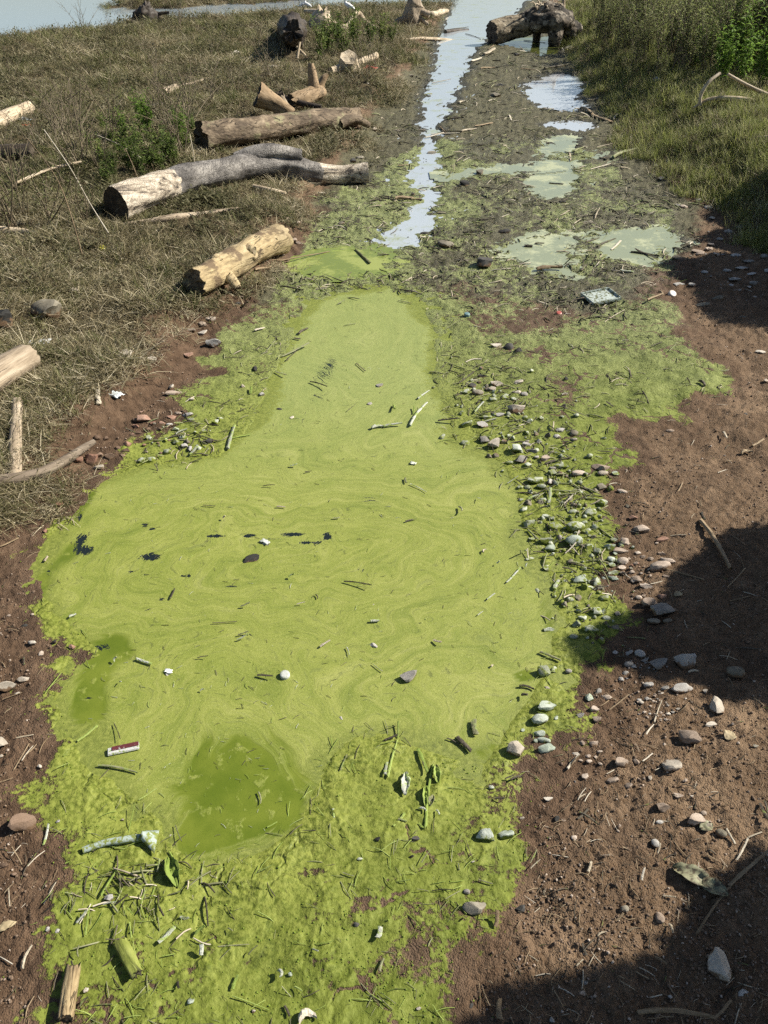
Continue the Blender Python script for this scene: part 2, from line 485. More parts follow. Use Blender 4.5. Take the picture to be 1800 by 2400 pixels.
def build_ground():
    # rows follow even steps of viewing angle so the sheet is fine close by and coarse far off
    th = np.concatenate([np.linspace(86, 4.0, 960), np.linspace(3.85, .35, 40)])
    yv = CAM_H / np.tan(np.radians(th))
    yv = np.concatenate([-np.geomspace(12, .05, 22), [0.0], yv])
    u = np.linspace(-1.12, 1.12, 560)
    e = 1.12 * np.geomspace(1.03, 60, 26)
    u = np.concatenate([-e[::-1], u, e])
    dep = np.maximum(yv * CP + CAM_H * SP, .9)
    xx = dep[:, None] * u[None, :] * (FW / 2 / F)
    yy = np.repeat(yv[:, None], len(u), 1)
    x, y = xx.ravel(), yy.ravel()
    z, k = ground(x, y, True, True)
    nr, nc = xx.shape
    idx = np.arange(nr * nc).reshape(nr, nc)
    q = np.stack([idx[:-1, :-1], idx[:-1, 1:], idx[1:, 1:], idx[1:, :-1]], -1).reshape(-1, 4)
    me = np_mesh('ground', np.stack([x, y, z], 1), q, ground_material())
    alg, s_w, sl, sr = k['alg'], k['s_w'], k['sl'], k['sr']
    nz = fbm(x * 2.2, y * 2.2, 4, 71)
    near = 1 - sst(y, 2.9, 3.9)
    # coverage of the green crust: full near the pool, thinning to the track and to the lower right
    a = sst(alg, -.05, .10)
    a_near = a * (0.92 - 0.13 * sst(-y, -.95, -.6) + .24 * nz) - .10 * sst(x - .02 * y, .05, .30) * sst(-y, -1.35, -1.0) * a
    for (px, py, w, h, s) in [(660, 1890, 90, 22, .55), (790, 1760, 18, 60, .6), (770, 1960, 60, 45, .5), (900, 1980, 80, 60, .55), (860, 2080, 90, 50, .55),
                              (1010, 1850, 60, 90, .5), (980, 2120, 60, 60, .45), (700, 2000, 50, 25, .35), (300, 1870, 50, 25, .0), (1020, 2190, 50, 40, .5), (330, 1790, 30, 12, .4),
                              (1090, 1760, 70, 60, .40), (1190, 1610, 40, 30, .35), (120, 1830, 40, 50, .35), (600, 1850, 40, 12, .35),
                              (1190, 800, 60, 60, .5), (1240, 870, 60, 40, .5), (1180, 720, 60, 20, .4), (1040, 700, 50, 18, .4), (1260, 735, 40, 25, .4), (900, 585, 160, 14, .6), (1090, 760, 40, 20, .4)]:
        a_near = a_near - .62 * s * gauss(x, y, px, py, w, h) * (1 + .8 * nz)
    a_far = a * (0.43 + .40 * nz + .25 * sst(-s_w, -.35, 0))
    a_far = a_far + .25 * gauss(x, y, 760, 480, 120, 60) + .15 * gauss(x, y, 950, 330, 80, 60) + .6 * gauss(x, y, 730, 575, 120, 30) - .25 * gauss(x, y, 1080, 250, 120, 130)
    al_b = .45 * gauss(x, y, 1450, 840, 110, 45) + .3 * gauss(x, y, 1330, 720, 120, 30)
    al = np.clip(al_b * a + near * a_near + (1 - near) * a_far, 0, 1.2)
    al = np.maximum(al, .8 * sst(-s_w, -.05, .0) * near * a)
    al = al * (1 - .9 * np.maximum(sst(sl, .0, .3), sst(sr, .0, .3)))
    fattr(me, 'algae', al)
    mud = sst(k['trk'], -.15, .25) * (1 - sst(sl, 0, .3)) * (1 - sst(sr, 0, .3)) * sst(y, 2.7, 3.5)
    fattr(me, 'mud', mud)
    veg = np.maximum(sst(sl, .02, .4), sst(sr, .02, .35))
    fattr(me, 'veg', veg)
    wet = np.maximum(sst(alg, -.02, .1) * .6, sst(-s_w, -.16, 0))
    fattr(me, 'wet', np.clip(wet + .5 * mud, 0, 1))
    fattr(me, 'damp', np.clip(.55 * sst(alg + .05 * nz, -.15, -.01) + sst(-s_w, -.30, -.02) + .85 * sst(-x, .1, .5) * sst(-y, -5.5, -3) + .5 * gauss(x, y, 130, 1400, 80, 40), 0, 1))
    fattr(me, 'pale', sst(y, 2.2, 4.0))
    fattr(me, 'marg', sst(-s_w, -.14, -.02) * sst(y, 3.2, 4.2))
    fattr(me, 'near', sst(-k['s_main'], -.38, .0) * .95)
    o = link(bpy.data.objects.new('ground', me))
    tag(o, 'brown mud ground with green algae crust and raised grassy banks', 'ground', kind='structure')
    return o

build_ground()

# ------------------------------------------------------------------ water
def film_material():
    m = NT('algae_film')
    p = m.pos()
    flow = m.attr('flow')
    cx = m.n('ShaderNodeCombineXYZ')
    sp = m.n('ShaderNodeSeparateXYZ')
    m.lk(p, sp.inputs[0])
    m.lk(m.ma('MULTIPLY', flow, 17), cx.inputs[0])
    m.lk(m.ma('MULTIPLY', sp.outputs[0], 1.6), cx.inputs[1])
    m.lk(m.ma('MULTIPLY', sp.outputs[1], 1.6), cx.inputs[2])
    cf = m.n('ShaderNodeCombineXYZ')
    m.lk(m.ma('MULTIPLY', flow, 70), cf.inputs[0])
    m.lk(m.ma('MULTIPLY', sp.outputs[0], 9), cf.inputs[1])
    m.lk(m.ma('MULTIPLY', sp.outputs[1], 9), cf.inputs[2])
    s1 = m.noise(cx.outputs[0], 1.0, 5, .6, .4)
    s2 = m.noise(cf.outputs[0], 1.0, 4, .65, .3)
    n2, n3, n4 = m.noise(p, 9, 4), m.noise(p, 160, 3, .6), m.noise(p, 520, 2, .7)
    f = m.ma('ADD', m.ma('MULTIPLY', s1, .50), m.ma('ADD', m.ma('MULTIPLY', s2, .28), m.ma('MULTIPLY', n2, .22)))
    c = m.ramp(f, [(.37, (.150, .188, .023)), (.46, (.205, .238, .037)), (.54, (.250, .275, .053)), (.64, (.325, .337, .09))])
    pale = m.attr('pale')
    c = m.mix(m.ma('MULTIPLY', pale, .5), c, (.27, .315, .12))
    # grain of the floating colonies
    nm = m.noise(p, 70, 4, .65)
    c = m.mix(m.ma('MULTIPLY', m.sm(n4, .50, .66), .48), c, (.10, .122, .018))
    c = m.mix(m.ma('MULTIPLY', m.sm(n3, .56, .68), .30), c, (.42, .43, .15))
    c = m.mix(m.ma('MULTIPLY', m.sm(nm, .55, .69), .45), c, (.115, .138, .022))
    ed = m.attr('edge')
    ef = m.sm(m.ma('ADD', ed, m.ma('ADD', m.ma('MULTIPLY', m.ma('SUBTRACT', nm, .5), 1.3), m.ma('MULTIPLY', m.ma('SUBTRACT', n2, .5), .8))), .42, .62)
    crust = m.ramp(nm, [(.28, (.085, .104, .014)), (.5, (.165, .192, .030)), (.7, (.245, .265, .055))])
    c = m.mix(ef, c, crust)
    cg = m.n('ShaderNodeCombineXYZ')
    m.lk(m.ma('MULTIPLY', flow, 240), cg.inputs[0])
    m.lk(m.ma('MULTIPLY', sp.outputs[0], 22), cg.inputs[1])
    m.lk(m.ma('MULTIPLY', sp.outputs[1], 22), cg.inputs[2])
    s3 = m.noise(cg.outputs[0], 1.0, 3, .6)
    c = m.mix(m.ma('MULTIPLY', m.sm(s2, .56, .70), .45), c, (.085, .115, .025))
    c = m.mix(m.ma('MULTIPLY', m.sm(s3, .58, .68), .6), c, (.07, .085, .018))
    deepf = m.sm(m.ma('ADD', m.attr('deep'), m.ma('MULTIPLY', m.ma('SUBTRACT', s1, .5), 1.1)), .30, .66)
    spots = m.sm(m.noise(p, 26, 4, .6), .56, .66)
    deepf = m.ma('MULTIPLY', deepf, m.ma('SUBTRACT', 1.0, m.ma('MULTIPLY', spots, .75)))
    dc = m.mix(m.sm(n2, .3, .7), (.092, .128, .010), (.148, .180, .021))
    dc = m.mix(m.ma('MULTIPLY', m.sm(n4, .58, .66), .6), dc, (.03, .055, .006))
    c = m.mix(deepf, c, dc)
    hole = m.ma('ADD', m.attr('hole'), m.ma('MULTIPLY', m.ma('SUBTRACT', s2, .5), 1.6))
    hole = m.ma('ADD', hole, m.ma('MULTIPLY', m.ma('SUBTRACT', n3, .5), .7))
    hf = m.ma('MULTIPLY', m.sm(hole, .46, .60), m.sm(m.attr('hole'), .1, .35))
    c = m.mix(hf, c, (.012, .017, .016))
    rough = m.ma('SUBTRACT', .62, m.ma('MULTIPLY', deepf, .34))
    rough = m.ma('SUBTRACT', rough, m.ma('MULTIPLY', hf, .45))
    h = m.ma('MULTIPLY', m.ma('ADD', m.ma('MULTIPLY', n3, .5), m.ma('MULTIPLY', n4, .8)), m.ma('SUBTRACT', 1.0, m.ma('MAXIMUM', m.ma('MULTIPLY', deepf, .85), hf)))
    h = m.ma('ADD', h, m.ma('MULTIPLY', s2, .12))
    return m.done(c, rough, m.bump(h, .5, .003), .4)

def film_cells(poly, grow, step):
    xs = [p.x for p in poly]; ys = [p.y for p in poly]
    gx = np.arange(min(xs) - .15, max(xs) + .15, step)
    gy = np.arange(min(ys) - .15, max(ys) + .15, step)
    X, Y = np.meshgrid(gx, gy)
    s = sdf(poly, X, Y)
    keep = s < grow
    idx = np.arange(X.size).reshape(X.shape)
    k = keep[:-1, :-1] & keep[:-1, 1:] & keep[1:, 1:] & keep[1:, :-1]
    q = np.stack([idx[:-1, :-1][k], idx[:-1, 1:][k], idx[1:, 1:][k], idx[1:, :-1][k]], -1)
    used, inv = np.unique(q, return_inverse=True)
    return X.ravel()[used], Y.ravel()[used], inv.reshape(-1, 4)

HOLES = [('E', 625, 240, 18, 12, 1), ('E', 657, 256, 18, 8, 1), ('E', 650, 378, 45, 20, 1), ('E', 930, 288, 55, 9, .9), ('E', 1080, 286, 34, 11, 1), ('E', 1265, 281, 60, 10, 1),
         ('E', 1340, 316, 55, 9, .9), ('E', 1412, 288, 18, 18, 1), ('E', 350, 300, 32, 40, .8), ('E', 365, 350, 50, 30, .7), ('E', 345, 210, 20, 40, .6), ('E', 435, 770, 45, 22, .7), ('E', 800, 460, 34, 6, .9),
         ('E', 375, 992, 24, 8, .8), ('E', 1595, 130, 45, 22, .45), ('E', 1170, 300, 60, 6, .6), ('C', 1395, 700, 50, 70, .5), ('C', 1440, 640, 30, 50, .35), ('C', 1280, 900, 80, 25, .45), ('C', 1380, 800, 60, 25, .4),
         ('E', 635, 600, 30, 14, .5), ('E', 1565, 435, 24, 10, .6), ('E', 1000, 507, 40, 10, .5), ('E', 890, 410, 30, 14, .35), ('E', 570, 443, 20, 7, .7), ('E', 630, 455, 24, 6, .7), ('E', 1060, 715, 70, 6, .6),
         ('F', 1060, 60, 10, 5, .3), ('E', 210, 440, 10, 8, .9), ('E', 700, 560, 16, 12, .7)]

def build_film():
    x, y, q = film_cells(P_MAIN, .16, .0075)
    z = 0.0006 * fbm(x * 10, y * 10, 2, 81)
    me = np_mesh('algae_pool', np.stack([x, y, z], 1), q, film_material())
    c1, c2 = at(640, 1215), at(500, 1690)
    wx, wy = .14 * fbm(x * 2.2, y * 2.2, 4, 83), .14 * fbm(x * 2.2, y * 2.2, 4, 84)
    r1 = np.hypot((x + wx - c1.x) / 1.0, (y + wy - c1.y) / .44)
    r2 = np.hypot((x + wx - c2.x) / .55, (y + wy - c2.y) / .60) + .12
    c3 = at(770, 700)
    r3 = np.hypot((x + wx - c3.x) / .30, (y + wy - c3.y) / .9) + .35
    k = .12
    fl = -k * np.log(np.exp(-r1 / k) + np.exp(-r2 / k) + np.exp(-r3 / k))
    fattr(me, 'flow', fl)
    deep = 1.25 * gauss(x, y, 500, 1695, 122, 118) * (1 + .15 * fbm(x * 5, y * 5, 2, 85)) + .45 * gauss(x, y, 440, 1810, 70, 50)
    for px, py, w, h, s in [(240, 1400, 70, 40, .75), (195, 1480, 45, 60, .8), (200, 1540, 40, 40, .7), (185, 1080, 18, 60, .7), (160, 1190, 30, 30, .6), (90, 1260, 30, 60, .6), (130, 1345, 40, 25, .6),
                            (1135, 1460, 34, 18, .75), (225, 1250, 40, 30, .45), (1180, 1330, 30, 70, .5), (1060, 1620, 80, 30, .55), (620, 1750, 60, 60, .5)]:
        deep = deep + s * gauss(x, y, px, py, w, h)
    fattr(me, 'deep', np.clip(deep, 0, 1.2))
    hole = 0
    for t, hx, hy, w, h, s in HOLES:
        hole = hole + s * gauss(x, y, *T(t, hx, hy), w / 2 * 1.05, h / 2 * .95)
    fattr(me, 'hole', np.clip(hole, 0, 1))
    fattr(me, 'pale', sst(y, 1.9, 3.2))
    fattr(me, 'edge', sst(sdf(P_MAIN, x + wx * .4, y + wy * .4), -.16, .03) * .85)
    o = link(bpy.data.objects.new('algae_pool', me))
    tag(o, 'pool of water under a swirled yellow green algae film', 'pool', kind='structure')

def water_material(name, base, scum, cov, rough=.04):
    m = NT(name)
    p = m.pos()
    n1, n2, n3 = m.noise(p, 3.5, 5, .6), m.noise(p, 40, 4, .65), m.noise(p, 10, 3)
    f = m.sm(m.ma('ADD', m.ma('MULTIPLY', n1, .7), m.ma('MULTIPLY', n2, .3)), cov, cov + .12)
    c = m.mix(f, base, scum)
    r = m.ma('MULTIPLY_ADD', f, .35, rough)
    rp = m.noise(m.mapping(p, (1, 2.2, 1)), 2.2, 3)
    m.b.inputs['IOR'].default_value = 1.45
    return m.done(c, r, m.bump(rp, .05, .03), .6)

def sheet(name, poly, mat, label, z, grow=.12, step=.06):
    x, y, q = film_cells(poly, grow, step)
    me = np_mesh(name, np.stack([x, y, np.full(x.shape, z)], 1), q, mat)
    return tag(link(bpy.data.objects.new(name, me)), label, name.replace('_', ' ') if ' ' not in name else 'water', kind='structure')

build_film()
M_CHAN = water_material('channel_water', (.40, .44, .46), (.30, .335, .22), .51)  # pale base colour stands in for part of the sky's reflection
M_SCUM = water_material('scum_water', (.25, .275, .165), (.38, .40, .25), .47, .16)
M_GREENPUD = water_material('green_puddle', (.16, .20, .035), (.25, .285, .075), .46, .3)
M_SKYPUD = water_material('sky_toned_puddle', (.44, .47, .49), (.30, .335, .23), .55)  # sky brightness of these puddles is painted into the base colour
M_OLIVE = water_material('olive_pool', (.075, .085, .02), (.12, .13, .03), .5)
sheet('channel', P_CHAN, M_CHAN, 'shallow channel of still water reflecting the sky down the track', .0, .25, .06)
sheet('pool', P_POOL, M_OLIVE, 'murky olive pool of water under the uprooted stump', .001, .2)
for i, (pp, mt, lb) in enumerate(zip(P_PUD, [M_SKYPUD, M_SKYPUD, M_SCUM, M_SCUM, M_SCUM, M_SCUM, M_SCUM, M_SCUM, M_GREENPUD],
        ['largest bright sky reflecting puddle below the stump', 'narrow bright puddle just below the largest sky puddle', 'pale scummy puddle in the middle of the track',
         'long pale green puddle in the middle of the track', 'tiny puddle beside the stick at the right bank', 'pale green scum puddle left of the wide one', 'wide pale green scum puddle near the right bank',
         'thin rill of water crossing the track from the channel', 'bright green puddle beside the yellow log'])):
    sheet('puddle', pp, mt, lb, .0014 + .0009 * i, .14, .03)
lx = np.array([-900, 900, 900, -900], float); ly = np.array([9.0, 9.0, 1500, 1500], float)
M_LAKE = water_material('lake_water', (.32, .38, .42), (.3, .35, .33), .66, .03)  # bluish base carries some of the mirrored sky as colour
lake_me = np_mesh('lake', np.stack([lx, ly, np.full(4, -.012)], 1), np.array([[0, 1, 2, 3]]), M_LAKE)
tag(link(bpy.data.objects.new('lake', lake_me)), 'pale blue lake water beyond the grassy bank', 'lake', kind='structure')

# ------------------------------------------------------------------ materials for things
def wood(name, dark, mid, light, stretch=(3, 30, 30), bd=.006, patch=None, pf=(.52, .6), rough=.8, bs=.7):
    m = NT(name)
    c = m.coord('Object')
    r = m.rnd()
    cv = m.n('ShaderNodeVectorMath', operation='ADD')
    m.lk(c, cv.inputs[0]); m.lk(r, cv.inputs[1])
    c = cv.outputs[0]
    g = m.noise(m.mapping(c, stretch), 1.0, 6, .65, .4)
    g2 = m.noise(m.mapping(c, tuple(s * 3.5 for s in stretch)), 1.0, 4, .6)
    n = m.noise(c, 6, 4)
    f = m.ma('ADD', m.ma('MULTIPLY', g, .5), m.ma('ADD', m.ma('MULTIPLY', g2, .25), m.ma('MULTIPLY', n, .25)))
    col = m.ramp(f, [(.34, dark), (.48, mid), (.64, light)])
    if patch is not None:
        col = m.mix(m.sm(m.noise(c, 9, 5, .6), *pf), col, patch)
    g3 = m.noise(m.mapping(c, (stretch[0] * .45, stretch[1] * .9, stretch[2] * .9)), 1.0, 3, .5, .6)
    ckf = m.sm(m.ma('ABSOLUTE', m.ma('SUBTRACT', g3, .5)), .020, .006)
    ckf = m.ma('MULTIPLY', ckf, m.sm(m.noise(c, 5, 2), .42, .55))
    col = m.mix(m.ma('MULTIPLY', ckf, .85), col, tuple(v * .35 for v in dark))
    col = m.mix(m.ma('MULTIPLY', m.sm(m.noise(c, 3.2, 4, .6), .50, .68), .55), col, tuple((a + b) / 2 * .75 for a, b in zip(dark, mid)))
    h = m.ma('SUBTRACT', m.ma('ADD', g, m.ma('MULTIPLY', g2, .6)), m.ma('MULTIPLY', ckf, .8))
    return m.done(col, rough, m.bump(h, bs, bd), .3)

M_YEL = wood('bare_yellow_wood', (.11, .075, .04), (.38, .29, .155), (.57, .47, .29), (6, 24, 24), .012, (.15, .105, .06), (.53, .61))
M_CHARW = None
M_GREYW = wood('grey_driftwood', (.10, .075, .05), (.30, .235, .16), (.50, .42, .31), (3, 34, 34), .006)
M_PALEW = wood('pale_driftwood', (.22, .16, .10), (.46, .37, .25), (.66, .57, .43), (4, 30, 30), .004)
M_DRIFT = wood('dark_grey_driftwood', (.06, .046, .032), (.18, .14, .10), (.33, .275, .205), (3, 34, 34), .006)
M_BARK = wood('brown_bark', (.028, .020, .013), (.13, .095, .060), (.32, .25, .165), (9, 18, 18), .016, (.24, .215, .12), (.54, .64))
M_DARKW = wood('dark_wet_wood', (.014, .011, .008), (.045, .034, .024), (.10, .08, .058), (4, 30, 30), .006, rough=.6)
M_TANW = wood('tan_wood', (.10, .065, .035), (.26, .18, .10), (.42, .31, .19), (4, 24, 24), .004)
M_END = wood('end_grain', (.015, .012, .008), (.055, .042, .028), (.12, .095, .06), (30, 30, 30), .004)

def stick_mat(name, dark, mid, light, algae=None, rough=.75):
    m = NT(name)
    c = m.coord('Object')
    r = m.rnd()
    cv = m.n('ShaderNodeVectorMath', operation='ADD')
    m.lk(c, cv.inputs[0]); m.lk(m.ma('MULTIPLY', r, 9), cv.inputs[1])
    g = m.noise(m.mapping(cv.outputs[0], (3, 3, 3)), 1, 5, .65)
    g2 = m.noise(m.mapping(cv.outputs[0], (14, 2.5, 2.5)), 1, 4, .6)
    f = m.ma('ADD', m.ma('MULTIPLY', g, .5), m.ma('ADD', m.ma('MULTIPLY', g2, .3), m.ma('MULTIPLY', r, .2)))
    col = m.ramp(f, [(.32, dark), (.48, mid), (.66, light)])
    if algae is not None:
        w = m.noise(m.pos(), 60, 4, .6)
        lo, hi, ac = algae
        col = m.mix(m.sm(w, lo, hi), col, ac)
    return m.done(col, rough, m.bump(g2, .6, .002), .3)

S_MAT = {
    'p': stick_mat('pale_stick', (.20, .16, .10), (.42, .36, .26), (.62, .56, .45)),
    't': stick_mat('tan_stick', (.08, .055, .03), (.21, .15, .085), (.38, .29, .18)),
    'd': stick_mat('dark_stick', (.014, .012, .009), (.05, .041, .028), (.125, .105, .072), (.56, .66, (.13, .155, .04))),
    'w': stick_mat('bleached_stick', (.17, .18, .12), (.33, .34, .27), (.52, .53, .46), (.48, .60, (.26, .33, .09))),
    'g': stick_mat('algae_coated_stick', (.10, .14, .025), (.21, .28, .05), (.34, .40, .12), (.60, .70, (.10, .09, .05))),
    'o': stick_mat('olive_stick', (.06, .065, .03), (.17, .17, .085), (.30, .30, .17), (.52, .66, (.20, .25, .07))),
}
S_WORD = {'p': 'pale', 't': 'tan', 'd': 'dark', 'w': 'whitish', 'g': 'algae coated', 'o': 'olive grey'}

def stone_mat(name, dark, mid, light, algae=None, cover=(.5, .62)):
    m = NT(name)
    c = m.coord('Object')
    r = m.rnd()
    cv = m.n('ShaderNodeVectorMath', operation='ADD')
    m.lk(c, cv.inputs[0]); m.lk(m.ma('MULTIPLY', r, 13), cv.inputs[1])
    v = cv.outputs[0]
    n1, n2 = m.noise(v, 1.6, 5, .6), m.noise(v, 14, 4, .65)
    f = m.ma('ADD', m.ma('MULTIPLY', n1, .40), m.ma('ADD', m.ma('MULTIPLY', n2, .35), m.ma('MULTIPLY', r, .25)))
    col = m.ramp(f, [(.30, dark), (.48, mid), (.66, light)])
    col = m.mix(m.ma('MULTIPLY', m.sm(n2, .58, .68), .5), col, dark)
    sp = m.n('ShaderNodeSeparateXYZ')
    m.lk(c, sp.inputs[0])
    mw = m.ma('SUBTRACT', m.noise(m.pos(), 48, 4, .65), m.ma('MULTIPLY', sp.outputs[2], .55))
    col = m.mix(m.sm(mw, .42, .56), col, (.15, .095, .055) if algae is None else (.10, .105, .035))
    if algae is not None:
        w = m.ma('SUBTRACT', m.noise(m.pos(), 55, 4, .6), m.ma('MULTIPLY', sp.outputs[2], .28))
        col = m.mix(m.sm(w, *cover), col, algae)
    return m.done(col, .88, m.bump(m.ma('ADD', n1, m.ma('MULTIPLY', n2, .5)), .5, .004), .25)

AG = (.16, .19, .028)
R_MAT = {
    't': stone_mat('tan_stone', (.17, .125, .09), (.33, .26, .20), (.50, .42, .34)),
    'g': stone_mat('grey_stone', (.13, .12, .10), (.28, .26, .23), (.44, .42, .38)),
    'p': stone_mat('pale_stone', (.25, .21, .16), (.40, .35, .28), (.54, .49, .41)),
    'c': stone_mat('green_tinted_stone', (.17, .20, .15), (.31, .35, .28), (.48, .51, .43), AG, (.47, .58)),
    'a': stone_mat('algae_stone', (.18, .19, .13), (.32, .34, .25), (.48, .50, .40), AG, (.36, .50)),
    'd': stone_mat('dark_stone', (.012, .012, .011), (.04, .038, .034), (.10, .095, .085)),
    'b': stone_mat('brown_clod', (.07, .043, .028), (.15, .10, .066), (.24, .165, .115)),
    'r': stone_mat('reddish_stone', (.16, .085, .055), (.28, .16, .11), (.40, .27, .20)),
    'm': stone_mat('muddy_stone', (.08, .07, .05), (.17, .15, .11), (.30, .27, .21)),
}
R_WORD = {'t': 'tan', 'g': 'grey', 'p': 'pale', 'c': 'green tinted', 'a': 'algae covered', 'd': 'dark', 'b': 'brown', 'r': 'reddish', 'm': 'mud coloured'}

def plain(name, col, rough=.5, spec=.4, dirt=None, scale=40, cov=(.5, .62)):
    m = NT(name)
    n = m.noise(m.pos(), scale, 5, .6)
    c = m.mix(m.sm(n, .3, .7), tuple(v * .82 for v in col), tuple(min(1, v * 1.1) for v in col))
    if dirt is not None:
        c = m.mix(m.sm(m.noise(m.pos(), scale * 2.2, 4, .6), *cov), c, dirt)
    return m.done(c, rough, m.bump(n, .3, .001), spec)

# ------------------------------------------------------------------ shape builders
def catmull(pts, vals, n):
    P = [Vector(p) for p in pts]
    m = len(P)
    out, ov = [], []
    for i in range(n):
        t = i / (n - 1) * (m - 1)
        k = min(int(t), m - 2)
        u = t - k
        p0, p1, p2, p3 = P[max(k - 1, 0)], P[k], P[k + 1], P[min(k + 2, m - 1)]
        out.append(.5 * ((2 * p1) + (p2 - p0) * u + (2 * p0 - 5 * p1 + 4 * p2 - p3) * u * u + (3 * p1 - p0 - 3 * p2 + p3) * u ** 3))
        s = u * u * (3 - 2 * u)
        ov.append(vals[k] * (1 - s) + vals[k + 1] * s)
    return out, ov

def tube(pts, radii, n=40, seg=24, seed=0.0, lump=.06, groove=.03, caps=True, jag=0.0, squash=1.0, gfreq=9.0, lfreq=4.0):
    """a lumpy tapering tube along a smooth path; returns verts, faces, cap faces"""
    path, rad = catmull(pts, radii, n)
    V, Fc, C0 = [], [], []
    up = Vector((0, 0, 1))
    t0 = (path[1] - path[0]).normalized()
    side = t0.cross(up)
    if side.length < .1:
        side = t0.cross(Vector((0, 1, 0)))
    side.normalize()
    for i, (p, r) in enumerate(zip(path, rad)):
        tg = (path[min(i + 1, n - 1)] - path[max(i - 1, 0)]).normalized()
        side = (side - tg * side.dot(tg)).normalized()
        nor = side.cross(tg).normalized()
        for j in range(seg):
            a = 2 * math.pi * j / seg
            ca, sa = math.cos(a), math.sin(a)
            q = Vector((p.x * lfreq + seed, ca * 1.1, sa * 1.1 + p.y * lfreq))
            k = 1 + lump * 1.6 * mnoise.noise(q) + groove * 1.6 * mnoise.noise(Vector((p.x * 3 + seed, ca * gfreq, sa * gfreq))) \
                + groove * .9 * mnoise.noise(Vector((p.x * 26 + seed, ca * gfreq * .7, sa * gfreq * .7))) \
                + groove * .7 * mnoise.noise(Vector((p.x * 11 + seed, ca * 2.5, sa * 2.5)))
            e = p + side * ca * r * k + nor * sa * r * k * squash
            if jag and (i == 0 or i == n - 1):
                e = e + tg * jag * r * mnoise.noise(Vector((ca * 3 + seed, sa * 3, i * .7))) * 1.5
            V.append(e)
    for i in range(n - 1):
        for j in range(seg):
            a, b = i * seg + j, i * seg + (j + 1) % seg
            Fc.append((a, b, b + seg, a + seg))
    CV, CF = [], []
    if caps:
        for end in (0, n - 1):
            tg = (path[1] - path[0]) if end == 0 else (path[-2] - path[-1])
            tg.normalize()
            base = len(CV)
            ring = [V[end * seg + j].copy() for j in range(seg)]
            c = sum(ring, Vector()) / seg
            CV += ring
            for q in (.72, .42, .15):
                for j in range(seg):
                    v = c.lerp(ring[j], q)
                    CV.append(v + tg * rad[end] * (.05 + .12 * mnoise.noise(v * 30 + Vector((seed, 0, 0)))))
            CV.append(c + tg * rad[end] * .08)
            for k in range(3):
                for j in range(seg):
                    a, b = base + k * seg + j, base + k * seg + (j + 1) % seg
                    f = (a, b, b + seg, a + seg)
                    CF.append(f if end else f[::-1])
            for j in range(seg):
                f = (base + 3 * seg + j, base + 3 * seg + (j + 1) % seg, base + 4 * seg)
                CF.append(f if end else f[::-1])
    return V, Fc, CV, CF

def two_ends(root, CV, CF, mat, name='cut_end'):
    h, g = len(CV) // 2, len(CF) // 2
    link(bpy.data.objects.new(name, mesh_from(name, CV[:h], CF[:g], mat)), root)
    link(bpy.data.objects.new(name, mesh_from(name, CV[h:], [tuple(i - h for i in f) for f in CF[g:]], mat)), root)

KEEP = []     # (ax, ay, bx, by, radius) footprints that grass keeps clear of

def frame_for(p0, p1):
    x = (p1 - p0).normalized()
    z = Vector((0, 0, 1))
    y = z.cross(x).normalized()
    z = x.cross(y).normalized()
    m = Matrix((x, y, z)).transposed().to_4x4()
    m.translation = p0
    return m

def make_log(name, label, cat, pts, radii, mat, end_mat=None, n=46, seg=30, stubs=(), group=None, seed=1.0, lump=.07, groove=.035, jag=0.0, squash=1.0, keep=True, body='trunk', stub_name='branch_stub', fn=None):
    pts = [Vector(p) for p in pts]
    M = frame_for(pts[0], pts[-1])
    Mi = M.inverted()
    root = link(bpy.data.objects.new(name, None))
    root.empty_display_size = .1
    root.matrix_world = M
    tag(root, label, cat, group)
    loc = [Mi @ p for p in pts]
    V, Fc, CV, CF = tube(loc, radii, n, seg, seed, lump, groove, True, jag, squash)
    me = mesh_from(body, V, Fc, mat)
    o = link(bpy.data.objects.new(body, me), root)
    if fn is not None:
        fattr(me, 'mask', [fn(v) for v in V])
    two_ends(root, CV, CF, end_mat or mat)
    for k, (a, b, r0, r1) in enumerate(stubs):
        a, b = Mi @ Vector(a), Mi @ Vector(b)
        mid = a.lerp(b, .5) + Vector((0, 0, .12 * (b - a).length))
        sv, sf, cv, cf = tube([a, mid, b], [r0, (r0 + r1) / 2 * .95, r1], 10, 12, seed + k * 3.1, .12, .05, True, .3)
        so = link(bpy.data.objects.new(stub_name, mesh_from(stub_name, sv, sf, mat)), root)
        h_, g_ = len(cv) // 2, len(cf) // 2
        link(bpy.data.objects.new('broken_end', mesh_from('broken_end', cv[h_:], [tuple(i - h_ for i in f) for f in cf[g_:]], end_mat or mat)), so)
    if keep:
        for a, b in zip(pts[:-1], pts[1:]):
            KEEP.append((a.x, a.y, b.x, b.y, max(radii) * .9))
    return root

def atY(px, py, Y):
    d = ray(px, py)
    t = Y / d.y
    return Vector((d.x * t, Y, CAM_H + d.z * t))

def ax(pts):
    """axis points from photo positions: (px, py, radius in photo units) -> world points, radii"""
    P, Rr = [], []
    for px, py, r in pts:
        g = atg(px, py, 0.0)
        rw = r * pxm(g)
        p = atg(px, py, rw * .9)
        rw = r * pxm(p)
        P.append(p); Rr.append(rw)
    return P, Rr

# ------------------------------------------------------------------ logs on the left bank
def shift(p, dx=0, dy=0, dz=0):
    return Vector((p.x + dx, p.y + dy, p.z + dz))

